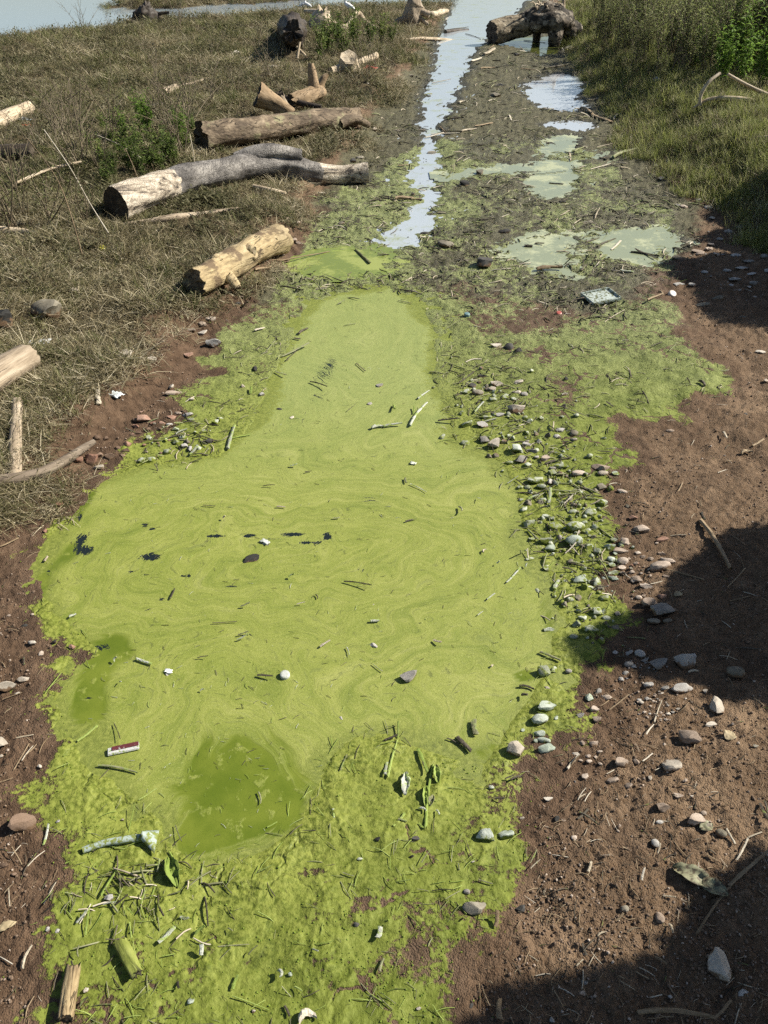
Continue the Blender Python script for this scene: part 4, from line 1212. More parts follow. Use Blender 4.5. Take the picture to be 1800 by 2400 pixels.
LIST = {
 'H': [(985, 232, 55, 35, 't'), (1055, 255, 40, 35, 't'), (1270, 300, 50, 30, 't'), (670, 30, 50, 35, 'c'), (655, 65, 20, 20, 'c'), (690, 60, 60, 30, 'c'), (357, 713, 35, 30, 'g'), (593, 790, 50, 40, 'd'),
       (1040, 785, 45, 40, 'm'), (385, 588, 25, 22, 'p'), (865, 1107, 40, 25, 'g'), (860, 1155, 30, 20, 't'), (1190, 820, 46, 60, 't'), (905, 75, 40, 30, 't'), (880, 130, 26, 20, 't'), (870, 215, 50, 35, 't'),
       (1090, 155, 28, 25, 't'), (1150, 220, 25, 35, 'p'), (1300, 235, 30, 20, 't'), (1330, 305, 20, 15, 'p'), (740, 450, 16, 22, 'p'), (820, 482, 30, 26, 't'), (775, 410, 30, 26, 't'), (748, 402, 30, 32, 'd'),
       (1170, 502, 36, 40, 'g'), (208, 802, 26, 20, 'd'), (120, 563, 26, 18, 'd'), (135, 485, 40, 26, 'd'), (600, 18, 26, 22, 'c'), (597, 396, 28, 18, 'p'), (710, 315, 50, 22, 'p'), (1380, 375, 30, 28, 't'),
       (1190, 415, 36, 18, 'g'), (1455, 460, 50, 40, 'm'), (465, 265, 30, 22, 'a'), (150, 1218, 22, 18, 'p'), (375, 1205, 22, 30, 'd'), (1545, 1150, 60, 34, 'g'), (725, 1268, 24, 26, 'g'), (1235, 1170, 24, 20, 'g'),
       (1605, 88, 26, 18, 'm'), (855, 75, 22, 26, 't'), (830, 122, 34, 18, 'p'), (885, 152, 32, 22, 't'), (930, 110, 30, 22, 't'), (915, 135, 22, 18, 't'), (850, 150, 22, 16, 't'), (935, 165, 20, 14, 't')],
 'F': [(740, 1073, 32, 26, 'c'), (730, 862, 36, 30, 'a'), (797, 867, 36, 28, 'g'), (703, 942, 30, 22, 'm'), (960, 980, 50, 35, 't'), (910, 1030, 46, 40, 't'), (850, 1060, 40, 36, 'g'), (920, 1076, 42, 36, 't'), (885, 980, 40, 55, 'c'),
       (925, 955, 34, 30, 'g'), (1210, 940, 40, 36, 'g'), (1140, 925, 42, 38, 'g'), (1105, 790, 50, 46, 'g'), (1055, 790, 40, 26, 'g'), (1057, 838, 40, 32, 'g'), (1080, 850, 26, 22, 'g'), (1130, 822, 46, 18, 'g'), (1043, 877, 35, 28, 'g'),
       (1025, 905, 25, 22, 'g'), (1000, 790, 26, 20, 'g'), (1200, 545, 46, 36, 'r'), (1165, 650, 66, 36, 'm'), (1225, 650, 56, 30, 'm'), (1130, 497, 66, 40, 't'), (1093, 470, 56, 38, 't'), (1022, 347, 80, 36, 't'), (1030, 390, 52, 38, 't'),
       (1027, 422, 40, 22, 't'), (1032, 444, 30, 25, 't'), (1040, 310, 40, 40, 't'), (975, 332, 50, 40, 'c'), (980, 385, 36, 30, 'c'), (985, 410, 40, 28, 'c'), (990, 440, 60, 40, 'a'), (988, 468, 46, 26, 'c'), (845, 470, 66, 46, 'c'), (915, 478, 50, 55, 'a'),
       (952, 550, 60, 42, 'a'), (925, 610, 62, 52, 'a'), (1225, 390, 70, 28, 't'), (1200, 360, 40, 26, 't'), (1200, 300, 62, 26, 'r'), (1110, 255, 66, 46, 't'), (1075, 205, 36, 26, 'r'), (1030, 93, 50, 22, 't'), (885, 330, 42, 40, 'c'),
       (720, 335, 50, 36, 'c'), (710, 300, 80, 46, 'a'), (740, 240, 72, 50, 'a'), (940, 140, 52, 42, 'a'), (890, 180, 62, 42, 'a'), (940, 70, 60, 36, 'm'), (660, 42, 82, 38, 'a'), (840, 12, 66, 32, 't'), (945, 12, 56, 28, 'p'), (1000, 15, 40, 26, 'c'),
       (730, 10, 46, 28, 'a'), (625, 230, 62, 50, 'a'), (600, 170, 52, 36, 'a'), (630, 385, 52, 34, 'a'), (705, 425, 36, 30, 'a'), (660, 525, 24, 34, 'a'), (880, 682, 56, 42, 'a'), (710, 685, 56, 46, 'a'), (1000, 680, 40, 28, 'm'), (1385, 955, 26, 28, 'p'),
       (1410, 1098, 60, 18, 'p'), (1070, 440, 30, 24, 't'), (1115, 375, 34, 22, 't'), (1095, 360, 28, 18, 't'), (1150, 385, 34, 24, 't'), (1085, 405, 26, 20, 't'), (1220, 460, 44, 28, 't'), (1100, 550, 30, 24, 't'), (1120, 545, 24, 18, 't'), (1000, 360, 24, 20, 'c'),
       (950, 470, 26, 22, 'c'), (935, 510, 30, 24, 'm'), (895, 510, 34, 22, 'a'), (680, 70, 40, 26, 'a'), (620, 75, 30, 22, 'a'), (595, 130, 30, 20, 'a'), (690, 130, 36, 24, 'a'), (740, 55, 36, 26, 'g'), (715, 50, 30, 30, 'g'), (590, 75, 34, 26, 'a'),
       (700, 200, 40, 26, 'a'), (640, 300, 30, 24, 'a'), (780, 480, 30, 24, 'a'), (800, 560, 34, 26, 'a'), (860, 640, 40, 30, 'a'), (820, 720, 40, 28, 'a'), (910, 690, 34, 28, 'a'), (960, 640, 36, 28, 'a'), (1010, 620, 40, 30, 'm'), (990, 300, 30, 26, 'a'),
       (870, 225, 40, 26, 'a'), (760, 290, 26, 40, 'g'), (880, 265, 60, 24, 'a'), (930, 250, 40, 24, 'a'), (815, 180, 40, 26, 'a')],
 'D': [(435, 975, 46, 36, 'g'), (425, 910, 60, 36, 'g'), (440, 875, 60, 30, 'a'), (405, 770, 56, 30, 'm'), (485, 730, 60, 36, 'p'), (460, 755, 50, 26, 'p'), (580, 725, 46, 30, 'p'), (575, 770, 46, 24, 'p'), (500, 870, 40, 22, 'g'), (640, 1020, 50, 36, 'g'),
       (820, 945, 46, 36, 'm'), (757, 935, 56, 28, 'g'), (745, 962, 30, 26, 'g'), (820, 975, 30, 20, 'p'), (590, 1060, 50, 40, 'g'), (615, 995, 40, 22, 'g'), (935, 1095, 82, 28, 't'), (765, 1090, 62, 28, 'a'), (695, 1055, 40, 30, 't'), (610, 880, 30, 26, 'a'), (355, 905, 52, 36, 'a'),
       (1595, 300, 46, 28, 'g'), (1515, 283, 62, 28, 'g'), (1545, 235, 66, 20, 'g'), (1585, 260, 56, 18, 'g'), (1575, 205, 50, 15, 'g'), (1520, 180, 40, 16, 'g'), (1365, 170, 50, 22, 't'), (1405, 153, 42, 20, 't'), (1415, 132, 32, 16, 't'), (1485, 75, 42, 22, 'g'), (1540, 60, 42, 26, 'g'),
       (1330, 305, 42, 22, 'g'), (1265, 190, 42, 22, 'm'), (1275, 305, 62, 16, 'g'), (1440, 365, 52, 22, 'm'), (1525, 333, 46, 14, 'g'), (1625, 597, 58, 22, 'p'), (1650, 720, 26, 20, 't'), (1235, 937, 40, 18, 't'), (1600, 105, 28, 20, 'g'), (1435, 175, 34, 18, 't'), (1600, 360, 32, 14, 'g'),
       (1655, 245, 40, 20, 'g'), (1480, 245, 40, 16, 'g'), (1450, 110, 30, 18, 'g'), (1640, 185, 40, 20, 'g'), (1385, 252, 30, 16, 'g'), (1500, 310, 30, 14, 'g'), (1375, 395, 70, 10, 'm'), (1550, 445, 30, 12, 'm'), (485, 570, 50, 22, 'p'), (540, 570, 40, 44, 'd'), (580, 590, 34, 26, 'd'), (605, 778, 34, 24, 'g'),
       (520, 790, 46, 26, 'a'), (560, 800, 36, 24, 'a'), (470, 800, 40, 24, 'a'), (350, 770, 44, 24, 'a'), (380, 740, 40, 24, 'd'), (430, 700, 60, 24, 'd'), (660, 1050, 30, 22, 'g'), (720, 1030, 30, 20, 'm'), (670, 985, 26, 16, 'g'), (540, 960, 30, 20, 'a'), (1560, 865, 24, 18, 'd'), (785, 712, 26, 22, 'd'), (780, 778, 26, 18, 'p'),
       (620, 1085, 40, 28, 'a'), (540, 1075, 44, 28, 'a'), (730, 1098, 40, 24, 'g'), (350, 990, 40, 30, 'a'), (250, 965, 30, 36, 'a')],
 'C': [(905, 455, 62, 26, 't'), (875, 475, 40, 26, 't'), (875, 515, 46, 20, 'p'), (825, 500, 62, 20, 't'), (825, 800, 36, 18, 'p'), (740, 880, 50, 30, 'r'), (770, 862, 36, 20, 't'), (812, 868, 50, 26, 'g'), (735, 910, 36, 18, 'g'), (550, 995, 40, 30, 'r'), (478, 1040, 52, 46, 'b'), (545, 1022, 44, 26, 'b'),
       (420, 965, 32, 28, 'b'), (460, 968, 26, 26, 'b'), (590, 915, 36, 26, 'r'), (585, 890, 26, 20, 'b'), (395, 1055, 62, 60, 'r'), (425, 1093, 56, 28, 'p'), (740, 745, 26, 30, 'p'), (815, 610, 42, 26, 'r'), (1475, 40, 34, 16, 'm'), (1240, 20, 26, 14, 't'), (1275, 36, 30, 18, 't'), (1270, 115, 26, 22, 't'), (1290, 125, 24, 18, 't'),
       (700, 905, 30, 20, 'r'), (660, 905, 26, 18, 'r'), (690, 930, 30, 22, 'b'), (640, 930, 28, 20, 'b'), (600, 945, 30, 20, 'b'), (575, 960, 26, 18, 'b'), (510, 1010, 30, 24, 'b'), (530, 1045, 30, 22, 'b'), (430, 1040, 34, 30, 'b'), (760, 930, 30, 18, 'a'), (790, 965, 40, 26, 'a'), (830, 890, 30, 22, 'a'), (795, 1000, 40, 30, 'g'), (725, 1025, 40, 30, 'a'),
       (650, 1060, 50, 34, 'a'), (820, 1010, 26, 44, 'g'), (880, 940, 34, 24, 'a'), (930, 900, 34, 24, 'a'), (905, 980, 34, 28, 'd'), (760, 985, 30, 24, 'a'), (610, 1065, 40, 28, 'a'), (950, 885, 26, 26, 'a'), (1210, 855, 34, 18, 'd'), (1640, 770, 30, 24, 'g'), (1600, 858, 36, 22, 'g'), (1100, 670, 24, 24, 'd'), (1130, 780, 30, 26, 'g'), (1050, 745, 20, 18, 'p'),
       (1030, 388, 34, 18, 'd'), (1040, 360, 24, 12, 't'), (1265, 900, 22, 22, 'p'), (310, 1025, 30, 24, 'b'), (340, 1060, 40, 30, 'r')],
 'E': [(75, 966, 26, 16, 'p'), (177, 792, 30, 26, 't'), (105, 675, 30, 22, 'd'), (235, 742, 20, 20, 'd'), (740, 912, 30, 30, 'g'), (1475, 1082, 26, 20, 'g'), (1150, 363, 46, 26, 'g'), (1615, 800, 36, 26, 'g'), (1615, 628, 14, 12, 'p'), (210, 500, 22, 10, 'p'), (140, 625, 18, 14, 't'), (40, 630, 26, 16, 't'), (195, 260, 24, 40, 'r'), (255, 150, 40, 24, 'r')],
 'F2': [],
 'G': [(8, 130, 24, 20, 'p'), (250, 412, 22, 22, 'g'), (205, 878, 24, 24, 'g'), (247, 886, 24, 22, 'g'), (172, 174, 24, 18, 'p'), (372, 1140, 24, 26, 'p'), (825, 1180, 36, 46, 'c'), (800, 825, 40, 24, 'a'), (1630, 490, 26, 22, 'd'), (1255, 1072, 26, 22, 'c'), (1540, 858, 26, 24, 'd'), (1555, 575, 26, 18, 'a'), (1095, 1232, 18, 16, 'p'), (470, 742, 40, 30, 'g'), (1405, 1058, 18, 12, 'd'),
       (950, 65, 14, 10, 'p'), (530, 405, 14, 10, 'p'), (548, 190, 12, 12, 'p'), (735, 475, 12, 12, 'p'), (60, 640, 30, 20, 'b'), (15, 600, 50, 34, 'b')],
 'B': [(350, 790, 40, 28, 'd'), (522, 997, 56, 22, 'd'), (575, 235, 22, 18, 'd'), (800, 205, 40, 20, 'p'), (940, 345, 24, 20, 'm'), (500, 365, 40, 26, 'm'), (480, 410, 44, 24, 'm'), (1365, 865, 50, 26, 'g'), (1295, 890, 40, 18, 't'), (1415, 940, 30, 18, 'p'), (1230, 695, 36, 16, 'g'), (1180, 715, 30, 16, 'g'), (1400, 895, 36, 18, 'g'),
       (1270, 885, 30, 14, 'g'), (1200, 770, 30, 14, 'g'), (1485, 1000, 44, 24, 'g'), (1540, 980, 40, 24, 'g'), (1600, 1030, 36, 20, 'g'), (1355, 1085, 50, 20, 't'), (1405, 1075, 40, 18, 't'), (115, 325, 30, 8, 'm'), (65, 325, 12, 10, 'p'), (55, 430, 14, 10, 'p'), (205, 660, 40, 16, 'm'), (125, 835, 20, 26, 'd'), (220, 995, 34, 12, 'd'), (175, 1005, 40, 16, 'd'), (770, 870, 34, 14, 'd'), (650, 150, 8, 6, 'g')],
 'A': [(1272, 900, 22, 20, 'p'), (1590, 360, 14, 10, 'p'), (1618, 555, 22, 24, 'p'), (1240, 940, 30, 20, 't'), (1280, 960, 36, 22, 't'), (1020, 228, 44, 26, 'p'), (1180, 285, 60, 16, 'p'), (500, 640, 18, 20, 'p'), (1555, 680, 40, 20, 'm'), (1525, 690, 30, 26, 'd')],
}
for t, L in LIST.items():
    for x, y, w, h, cdt in L:
        place_stone(*T(t, x, y), w / 2, h / 2, cdt)
# pebbles of the gravel trail (individuals, to fill between the ones above)
for (cx, cy, sx, sy, n, codes, smin, smax) in [(1180, 1000, 110, 70, 46, 'tttgp', 9, 24), (1120, 430, 80, 60, 26, 'ttrm', 9, 22), (1150, 860, 90, 50, 16, 'ggm', 9, 20)]:
    for k in range(n):
        w = random.uniform(smin, smax)
        place_stone(*T('F', random.gauss(cx, sx * .6), random.gauss(cy, sy * .6)), w / 2, w * .75 / 2, random.choice(codes))
for k in range(26):
    w = random.uniform(9, 22)
    place_stone(*T('D', random.uniform(1310, 1659), random.uniform(60, 330)), w / 2, w * .5 / 2, random.choice('ggmt'))
for k in range(22):
    w = random.uniform(8, 20)
    place_stone(*T('C', random.gauss(600, 90), 900 + random.gauss(60, 50)), w / 2, w * .7 / 2, random.choice('bbrt'))

# ------------------------------------------------------------------ sticks and reed bits
def stick_mesh(i):
    r = random.Random(500 + i)
    n, seg = 12, 7
    bend = [0.0, .15, .45, -.3, .1, .6, -.15, .25][i % 8]
    kink = r.uniform(-.5, .5)
    flat = [.85, .4, .9, .55, .8, .9, .45, .7][i % 8]
    split = [r.uniform(0, 1) for _ in range(seg)], [r.uniform(0, 1) for _ in range(seg)]
    V, Fc = [], []
    for k in range(n):
        u = k / (n - 1)
        yo = bend * math.sin(u * math.pi) + (kink * (u - .6) * 1.2 if u > .6 else 0)
        zo = .25 * bend * math.sin(u * 6)
        rr = .5 * (1 - .3 * u * (i % 3 > 0))
        if k in (3, 7) and i % 2: rr *= 1.15
        for j in range(seg):
            a = 2 * math.pi * j / seg + .3 * math.sin(u * 4 + i)
            q = 1 + .30 * mnoise.noise(Vector((k * .9 + i * 5, math.cos(a) * 1.6, math.sin(a) * 1.6)))
            jx = -.09 * split[0][j] if k == 0 else (.09 * split[1][j] if k == n - 1 else 0)
            V.append(Vector((u - .5 - jx * .6, yo + math.cos(a) * rr * q, zo + math.sin(a) * rr * q * flat)))
    for k in range(n - 1):
        for j in range(seg):
            a, b = k * seg + j, k * seg + (j + 1) % seg
            Fc.append((a, b, b + seg, a + seg))
    Fc.append(tuple(range(seg))[::-1]); Fc.append(tuple(range((n - 1) * seg, n * seg)))
    return V, Fc

STK = {}
NSK = [0]
def place_stick(t, x0, y0, x1, y1, w, code, label=None, name=None, lift=0.0, tilt=0.0):
    p0, p1 = atg(*T(t, x0, y0)), atg(*T(t, x1, y1))
    d = w / 2 * pxm((p0 + p1) / 2)
    d = max(d * (.78 if code in 'dg' else .9), .0024)
    L = (p1 - p0).length
    NSK[0] += 1
    i = NSK[0] % 8
    if (i, code) not in STK:
        v, f = stick_mesh(i)
        STK[(i, code)] = mesh_from('stick', v, f, S_MAT[code]); STK[(i, code)].set_sharp_from_angle(angle=R(38))
    nm = name or ('twig' if d < .011 else 'stick')
    o = link(bpy.data.objects.new(nm, STK[(i, code)]))
    za, zb = max(gz(p0.x, p0.y), 0.0), max(gz(p1.x, p1.y), 0.0)
    a, b = Vector((p0.x, p0.y, za + d * .30 + lift)), Vector((p1.x, p1.y, zb + d * .30 + lift + tilt))
    M = frame_for(a, b)
    o.rotation_euler = M.to_euler()
    o.location = (a + b) / 2
    o.scale = (max(L, d * 1.2), d, d * .85)
    zp, zc = zone(*T(t, (x0 + x1) / 2, (y0 + y1) / 2))
    if label is None:
        lw = 'very short' if L < .05 else 'short' if L < .12 else 'mid length' if L < .25 else 'long'
        label = f'{lw} {S_WORD[code]} {nm} {zp}'
    tag(o, label, nm, f'sticks {zp}')
    return o

STICKS = {
 'B': [(275, 135, 365, 132, 10, 'd'), (175, 200, 215, 190, 14, 'd'), (430, 240, 475, 220, 18, 'p'), (375, 272, 420, 258, 14, 'p'), (415, 300, 480, 295, 10, 't'), (480, 295, 580, 285, 12, 'd'), (590, 300, 650, 305, 8, 't'), (690, 300, 785, 285, 14, 'd'), (205, 365, 290, 360, 6, 't'),
       (270, 520, 345, 515, 12, 'd'), (175, 600, 260, 580, 9, 'p'), (240, 550, 270, 580, 8, 't'), (330, 575, 400, 560, 13, 'p'), (390, 550, 470, 535, 12, 't'), (200, 585, 330, 585, 8, 'p'), (260, 570, 340, 578, 10, 'd'), (540, 500, 550, 525, 8, 'p'), (850, 470, 900, 500, 16, 't'), (895, 498, 990, 535, 16, 't'), (990, 520, 1005, 500, 8, 'p'),
       (985, 690, 1085, 655, 20, 'o'), (930, 685, 965, 692, 14, 'd'), (915, 640, 1010, 618, 5, 'p'), (890, 735, 980, 710, 5, 'p'), (800, 660, 805, 700, 9, 'p'), (820, 660, 862, 640, 12, 'o'), (780, 660, 825, 668, 10, 'd'), (0, 860, 50, 870, 14, 'd'), (45, 865, 165, 870, 22, 't'), (60, 720, 115, 715, 10, 't'), (370, 935, 470, 935, 8, 'o'),
       (410, 955, 480, 948, 12, 'd'), (290, 452, 342, 456, 8, 'd'), (325, 450, 345, 440, 12, 'p'), (450, 215, 490, 185, 6, 't'), (490, 190, 540, 200, 5, 'd'), (450, 440, 480, 432, 6, 'p'), (880, 435, 930, 430, 8, 'p'), (975, 715, 1040, 735, 9, 'd'), (1000, 705, 1050, 715, 8, 'p'), (20, 515, 80, 517, 5, 'd'), (910, 950, 930, 910, 6, 'p'), (760, 935, 800, 920, 6, 'p'),
       (820, 970, 850, 950, 6, 'p'), (600, 190, 700, 200, 4, 'd'), (980, 1085, 1020, 1060, 10, 'p'), (1060, 900, 1120, 880, 9, 'd'), (1100, 870, 1160, 875, 8, 'o'), (340, 700, 370, 690, 5, 'p'), (260, 690, 300, 685, 10, 'd'), (710, 805, 775, 808, 10, 'd'), (405, 632, 470, 630, 6, 'd'), (350, 160, 420, 170, 4, 'd'), (930, 595, 975, 590, 14, 'd')],
 'D': [(175, 150, 250, 160, 16, 'd'), (605, 150, 640, 160, 20, 'd'), (650, 145, 690, 155, 18, 'd'), (655, 250, 770, 255, 24, 't'), (1020, 250, 1080, 258, 12, 'w'), (1135, 380, 1205, 352, 12, 't'), (1185, 340, 1205, 358, 10, 't'), (755, 390, 865, 380, 12, 'd'), (600, 385, 650, 360, 5, 'o'), (230, 378, 330, 365, 6, 'o'), (90, 343, 200, 340, 8, 'd'), (1060, 185, 1190, 190, 16, 'd'), (1080, 170, 1180, 200, 10, 'd'),
       (920, 450, 1040, 470, 8, 'd'), (950, 475, 1040, 425, 5, 'p'), (715, 390, 720, 415, 8, 'd'), (690, 455, 720, 468, 8, 'd'), (1230, 600, 1260, 570, 5, 'o'), (780, 845, 885, 885, 8, 'd'), (1115, 770, 1145, 830, 7, 'd'), (1060, 680, 1070, 715, 7, 'd'), (145, 820, 195, 775, 11, 'w'), (110, 950, 185, 830, 14, 'w'), (125, 890, 130, 860, 9, 'g'), (0, 965, 80, 945, 14, 'w'), (40, 860, 45, 890, 11, 'g'),
       (230, 910, 320, 905, 16, 'd'), (690, 1090, 810, 1060, 15, 'd'), (920, 1030, 980, 1035, 8, 'd'), (1465, 950, 1475, 990, 12, 'p'), (1540, 1045, 1590, 1035, 20, 't'), (1590, 1010, 1640, 980, 10, 't'), (540, 940, 620, 925, 5, 'o'), (430, 905, 485, 890, 6, 'w'), (960, 820, 990, 842, 14, 'd'), (1360, 730, 1385, 752, 20, 'd'), (1400, 800, 1450, 808, 5, 'o'), (390, 865, 430, 830, 11, 'w'), (400, 830, 430, 800, 8, 'd'),
       (470, 620, 560, 600, 6, 'd'), (620, 600, 690, 602, 6, 'd'), (320, 740, 390, 700, 8, 'd'), (330, 760, 420, 715, 6, 'o'), (960, 700, 980, 730, 8, 'd'), (1140, 580, 1200, 560, 6, 'd'), (860, 590, 900, 595, 8, 'd'), (260, 510, 330, 475, 4, 'o'), (1120, 845, 1140, 865, 5, 'o'), (560, 960, 600, 945, 8, 'd'), (60, 395, 120, 400, 5, 'o'), (200, 690, 250, 700, 4, 'd'), (480, 450, 520, 480, 5, 'o'), (675, 345, 745, 350, 12, 'o'),
       (870, 130, 930, 110, 12, 'd'), (920, 150, 1000, 118, 12, 'd'), (940, 350, 1010, 340, 6, 'd'), (740, 320, 770, 295, 5, 'o'), (850, 255, 870, 235, 14, 'd'), (1480, 40, 1540, 35, 6, 't')],
 'C': [(155, 720, 245, 815, 18, 't'), (425, 755, 435, 835, 22, 'p'), (985, 1030, 1015, 920, 17, 'w'), (1340, 758, 1420, 805, 9, 'd'), (1540, 690, 1580, 725, 6, 'd'), (970, 628, 1050, 626, 6, 'd'), (1365, 265, 1490, 300, 5, 'o'), (1100, 512, 1145, 500, 15, 'p'), (1290, 532, 1330, 512, 16, 'd'), (1270, 545, 1300, 555, 12, 'd'), (1100, 250, 1200, 235, 16, 't'), (1200, 213, 1430, 168, 7, 't'), (1140, 205, 1250, 205, 8, 't'),
       (1430, 168, 1535, 160, 9, 'g'), (1535, 160, 1600, 232, 12, 'o'), (1320, 342, 1410, 335, 10, 'g'), (1210, 320, 1300, 340, 12, 'd'), (1215, 625, 1340, 590, 10, 'o'), (1235, 645, 1290, 600, 8, 'd'), (760, 960, 810, 935, 10, 'w'), (820, 1050, 860, 1020, 14, 'w'), (870, 990, 960, 985, 8, 'd'), (850, 960, 940, 990, 7, 'd'), (1000, 975, 1085, 965, 10, 'g'), (860, 745, 885, 710, 5, 'o'), (1080, 785, 1085, 760, 12, 'g'),
       (900, 815, 990, 830, 5, 'd'), (1030, 690, 1065, 700, 6, 'd'), (1150, 600, 1190, 565, 5, 'o'), (1490, 520, 1540, 515, 5, 'o'), (1460, 410, 1490, 400, 6, 'o'), (270, 215, 300, 235, 10, 'p'), (1605, 975, 1659, 965, 18, 'w'), (100, 760, 160, 720, 6, 'p'), (0, 770, 60, 765, 6, 'p'), (650, 375, 690, 380, 6, 'p'), (1190, 690, 1240, 720, 8, 'o'), (1500, 900, 1540, 880, 4, 'o')],
 'E': [(595, 842, 665, 875, 13, 'w'), (1118, 942, 1190, 955, 15, 'd'), (862, 865, 912, 866, 7, 'd'), (1030, 790, 1085, 775, 7, 'w'), (747, 612, 768, 565, 11, 'd'), (1485, 535, 1612, 566, 9, 'd'), (1045, 645, 1092, 640, 9, 'o'), (302, 648, 335, 638, 14, 'w'), (105, 815, 106, 852, 9, 'd'), (10, 1000, 100, 968, 6, 't'), (1368, 592, 1376, 610, 8, 'd'), (0, 340, 85, 300, 9, 't'), (1200, 210, 1238, 212, 9, 'p'), (1250, 520, 1280, 516, 10, 'w'), (1255, 32, 1290, 32, 10, 'w'),
       (970, 264, 985, 262, 12, 'p'), (1600, 708, 1640, 706, 14, 'w'), (1385, 820, 1432, 798, 12, 'p'), (495, 850, 515, 838, 12, 'w'), (925, 715, 1035, 708, 5, 'd'), (1035, 768, 1085, 760, 8, 'o'), (1140, 120, 1195, 122, 6, 'd'), (885, 203, 940, 208, 6, 'd'), (1285, 635, 1325, 632, 6, 'p'), (195, 970, 270, 890, 6, 'g'), (205, 950, 275, 900, 5, 'g'), (1500, 820, 1510, 850, 6, 'w'), (1610, 880, 1655, 910, 5, 'o'), (525, 945, 540, 962, 8, 'w'), (875, 1010, 898, 1008, 7, 'w'),
       (1440, 260, 1470, 258, 8, 'o'), (1320, 60, 1350, 55, 7, 'd'), (210, 390, 195, 410, 12, 'p'), (20, 1060, 60, 1040, 8, 't')],
 'F': [(1360, 222, 1490, 455, 25, 't', 'thick brown stick lying on the soil beside the round shadow'), (1370, 190, 1386, 222, 12, 'd'), (1190, 430, 1390, 485, 12, 't', 'thin brown stick pointing into the round shadow'), (1135, 440, 1195, 432, 7, 'p'), (710, 155, 718, 92, 14, 'w'), (620, 135, 670, 122, 12, 'w'), (775, 155, 815, 128, 7, 'p'), (735, 525, 755, 485, 20, 'w', 'stubby white chip standing out on the right rim'), (735, 550, 745, 530, 10, 'g'), (525, 515, 587, 440, 8, 'w'), (440, 600, 476, 567, 9, 'w'),
       (320, 200, 334, 232, 10, 'o'), (545, 305, 576, 265, 5, 'o'), (790, 405, 910, 440, 9, 'd'), (620, 265, 665, 310, 11, 'o'), (745, 265, 760, 330, 9, 'd'), (828, 332, 840, 275, 7, 'p'), (780, 370, 828, 332, 6, 'p'), (670, 800, 765, 832, 15, 'o'), (580, 950, 650, 955, 15, 'd'), (970, 1045, 1060, 975, 7, 't'), (1165, 1100, 1200, 1000, 7, 'p'), (1490, 575, 1580, 553, 7, 't'), (1535, 775, 1640, 785, 11, 'd'), (1310, 883, 1355, 885, 13, 'p'), (955, 665, 975, 700, 16, 'd'),
       (530, 70, 580, 45, 5, 'w'), (110, 110, 185, 148, 5, 'w'), (90, 85, 95, 108, 10, 'o'), (90, 275, 140, 263, 9, 'd'), (1545, 1010, 1550, 1052, 6, 't'), (880, 400, 940, 395, 7, 'd'), (640, 120, 760, 60, 6, 'd'), (700, 90, 850, 110, 7, 'o'), (760, 130, 860, 90, 6, 'd'), (800, 60, 880, 120, 7, 'o'), (820, 140, 900, 110, 7, 'd'), (740, 100, 790, 170, 6, 'd'), (860, 80, 930, 110, 7, 'o'), (690, 60, 720, 140, 7, 'd'), (870, 130, 940, 135, 6, 'o'),
       (480, 435, 498, 432, 8, 'w'), (608, 438, 615, 425, 9, 'w'), (425, 390, 436, 372, 10, 'p'), (210, 790, 245, 808, 12, 'p'), (460, 880, 470, 872, 10, 'p'), (170, 708, 180, 706, 6, 'w'), (400, 150, 415, 168, 6, 'w'), (1560, 430, 1480, 515, 5, 't'), (1150, 500, 1210, 485, 5, 'p'), (1440, 20, 1475, 14, 6, 'p'), (1580, 270, 1610, 290, 5, 't'), (1270, 100, 1290, 60, 5, 't'), (400, 670, 425, 650, 5, 'w'), (1365, 140, 1370, 165, 6, 't'),
       (1500, 290, 1560, 330, 5, 't'), (960, 530, 1000, 585, 6, 'o'), (1600, 500, 1640, 530, 5, 't'), (590, 985, 620, 995, 20, 'a' if False else 'd')],
 'G': [(425, 182, 605, 215, 12, 'o', 'long olive twig lying below the red and white strip'), (335, 75, 430, 15, 15, 'g'), (435, 745, 525, 600, 15, 'g'), (330, 862, 390, 815, 12, 'w'), (370, 915, 395, 800, 11, 'g'), (445, 780, 510, 775, 8, 'w'), (190, 525, 212, 430, 11, 'w'), (190, 780, 245, 680, 7, 'p'), (100, 1060, 145, 960, 15, 'p'), (685, 945, 760, 875, 20, 'w'), (840, 910, 895, 880, 20, 'g'), (870, 1005, 880, 960, 22, 'w'), (1005, 1145, 1030, 1080, 20, 'g'), (1205, 1060, 1215, 1100, 20, 'w'),
       (1630, 925, 1640, 875, 24, 'w'), (45, 790, 40, 700, 7, 'p'), (872, 690, 882, 590, 7, 'o'), (820, 700, 872, 640, 6, 'g'), (1270, 1130, 1310, 1160, 10, 'g'), (1345, 968, 1380, 995, 7, 'w'), (1440, 365, 1442, 405, 13, 'w'), (345, 1220, 390, 1185, 15, 'd'), (770, 1110, 780, 1150, 14, 'd'), (1230, 1215, 1252, 1262, 16, 'd'), (1290, 1285, 1370, 1258, 40, 'p', 'pale broken wood end at the bottom edge'), (280, 600, 370, 560, 6, 'g'), (690, 580, 680, 640, 10, 'o'), (560, 850, 575, 940, 9, 'g'), (550, 790, 580, 830, 8, 'g'),
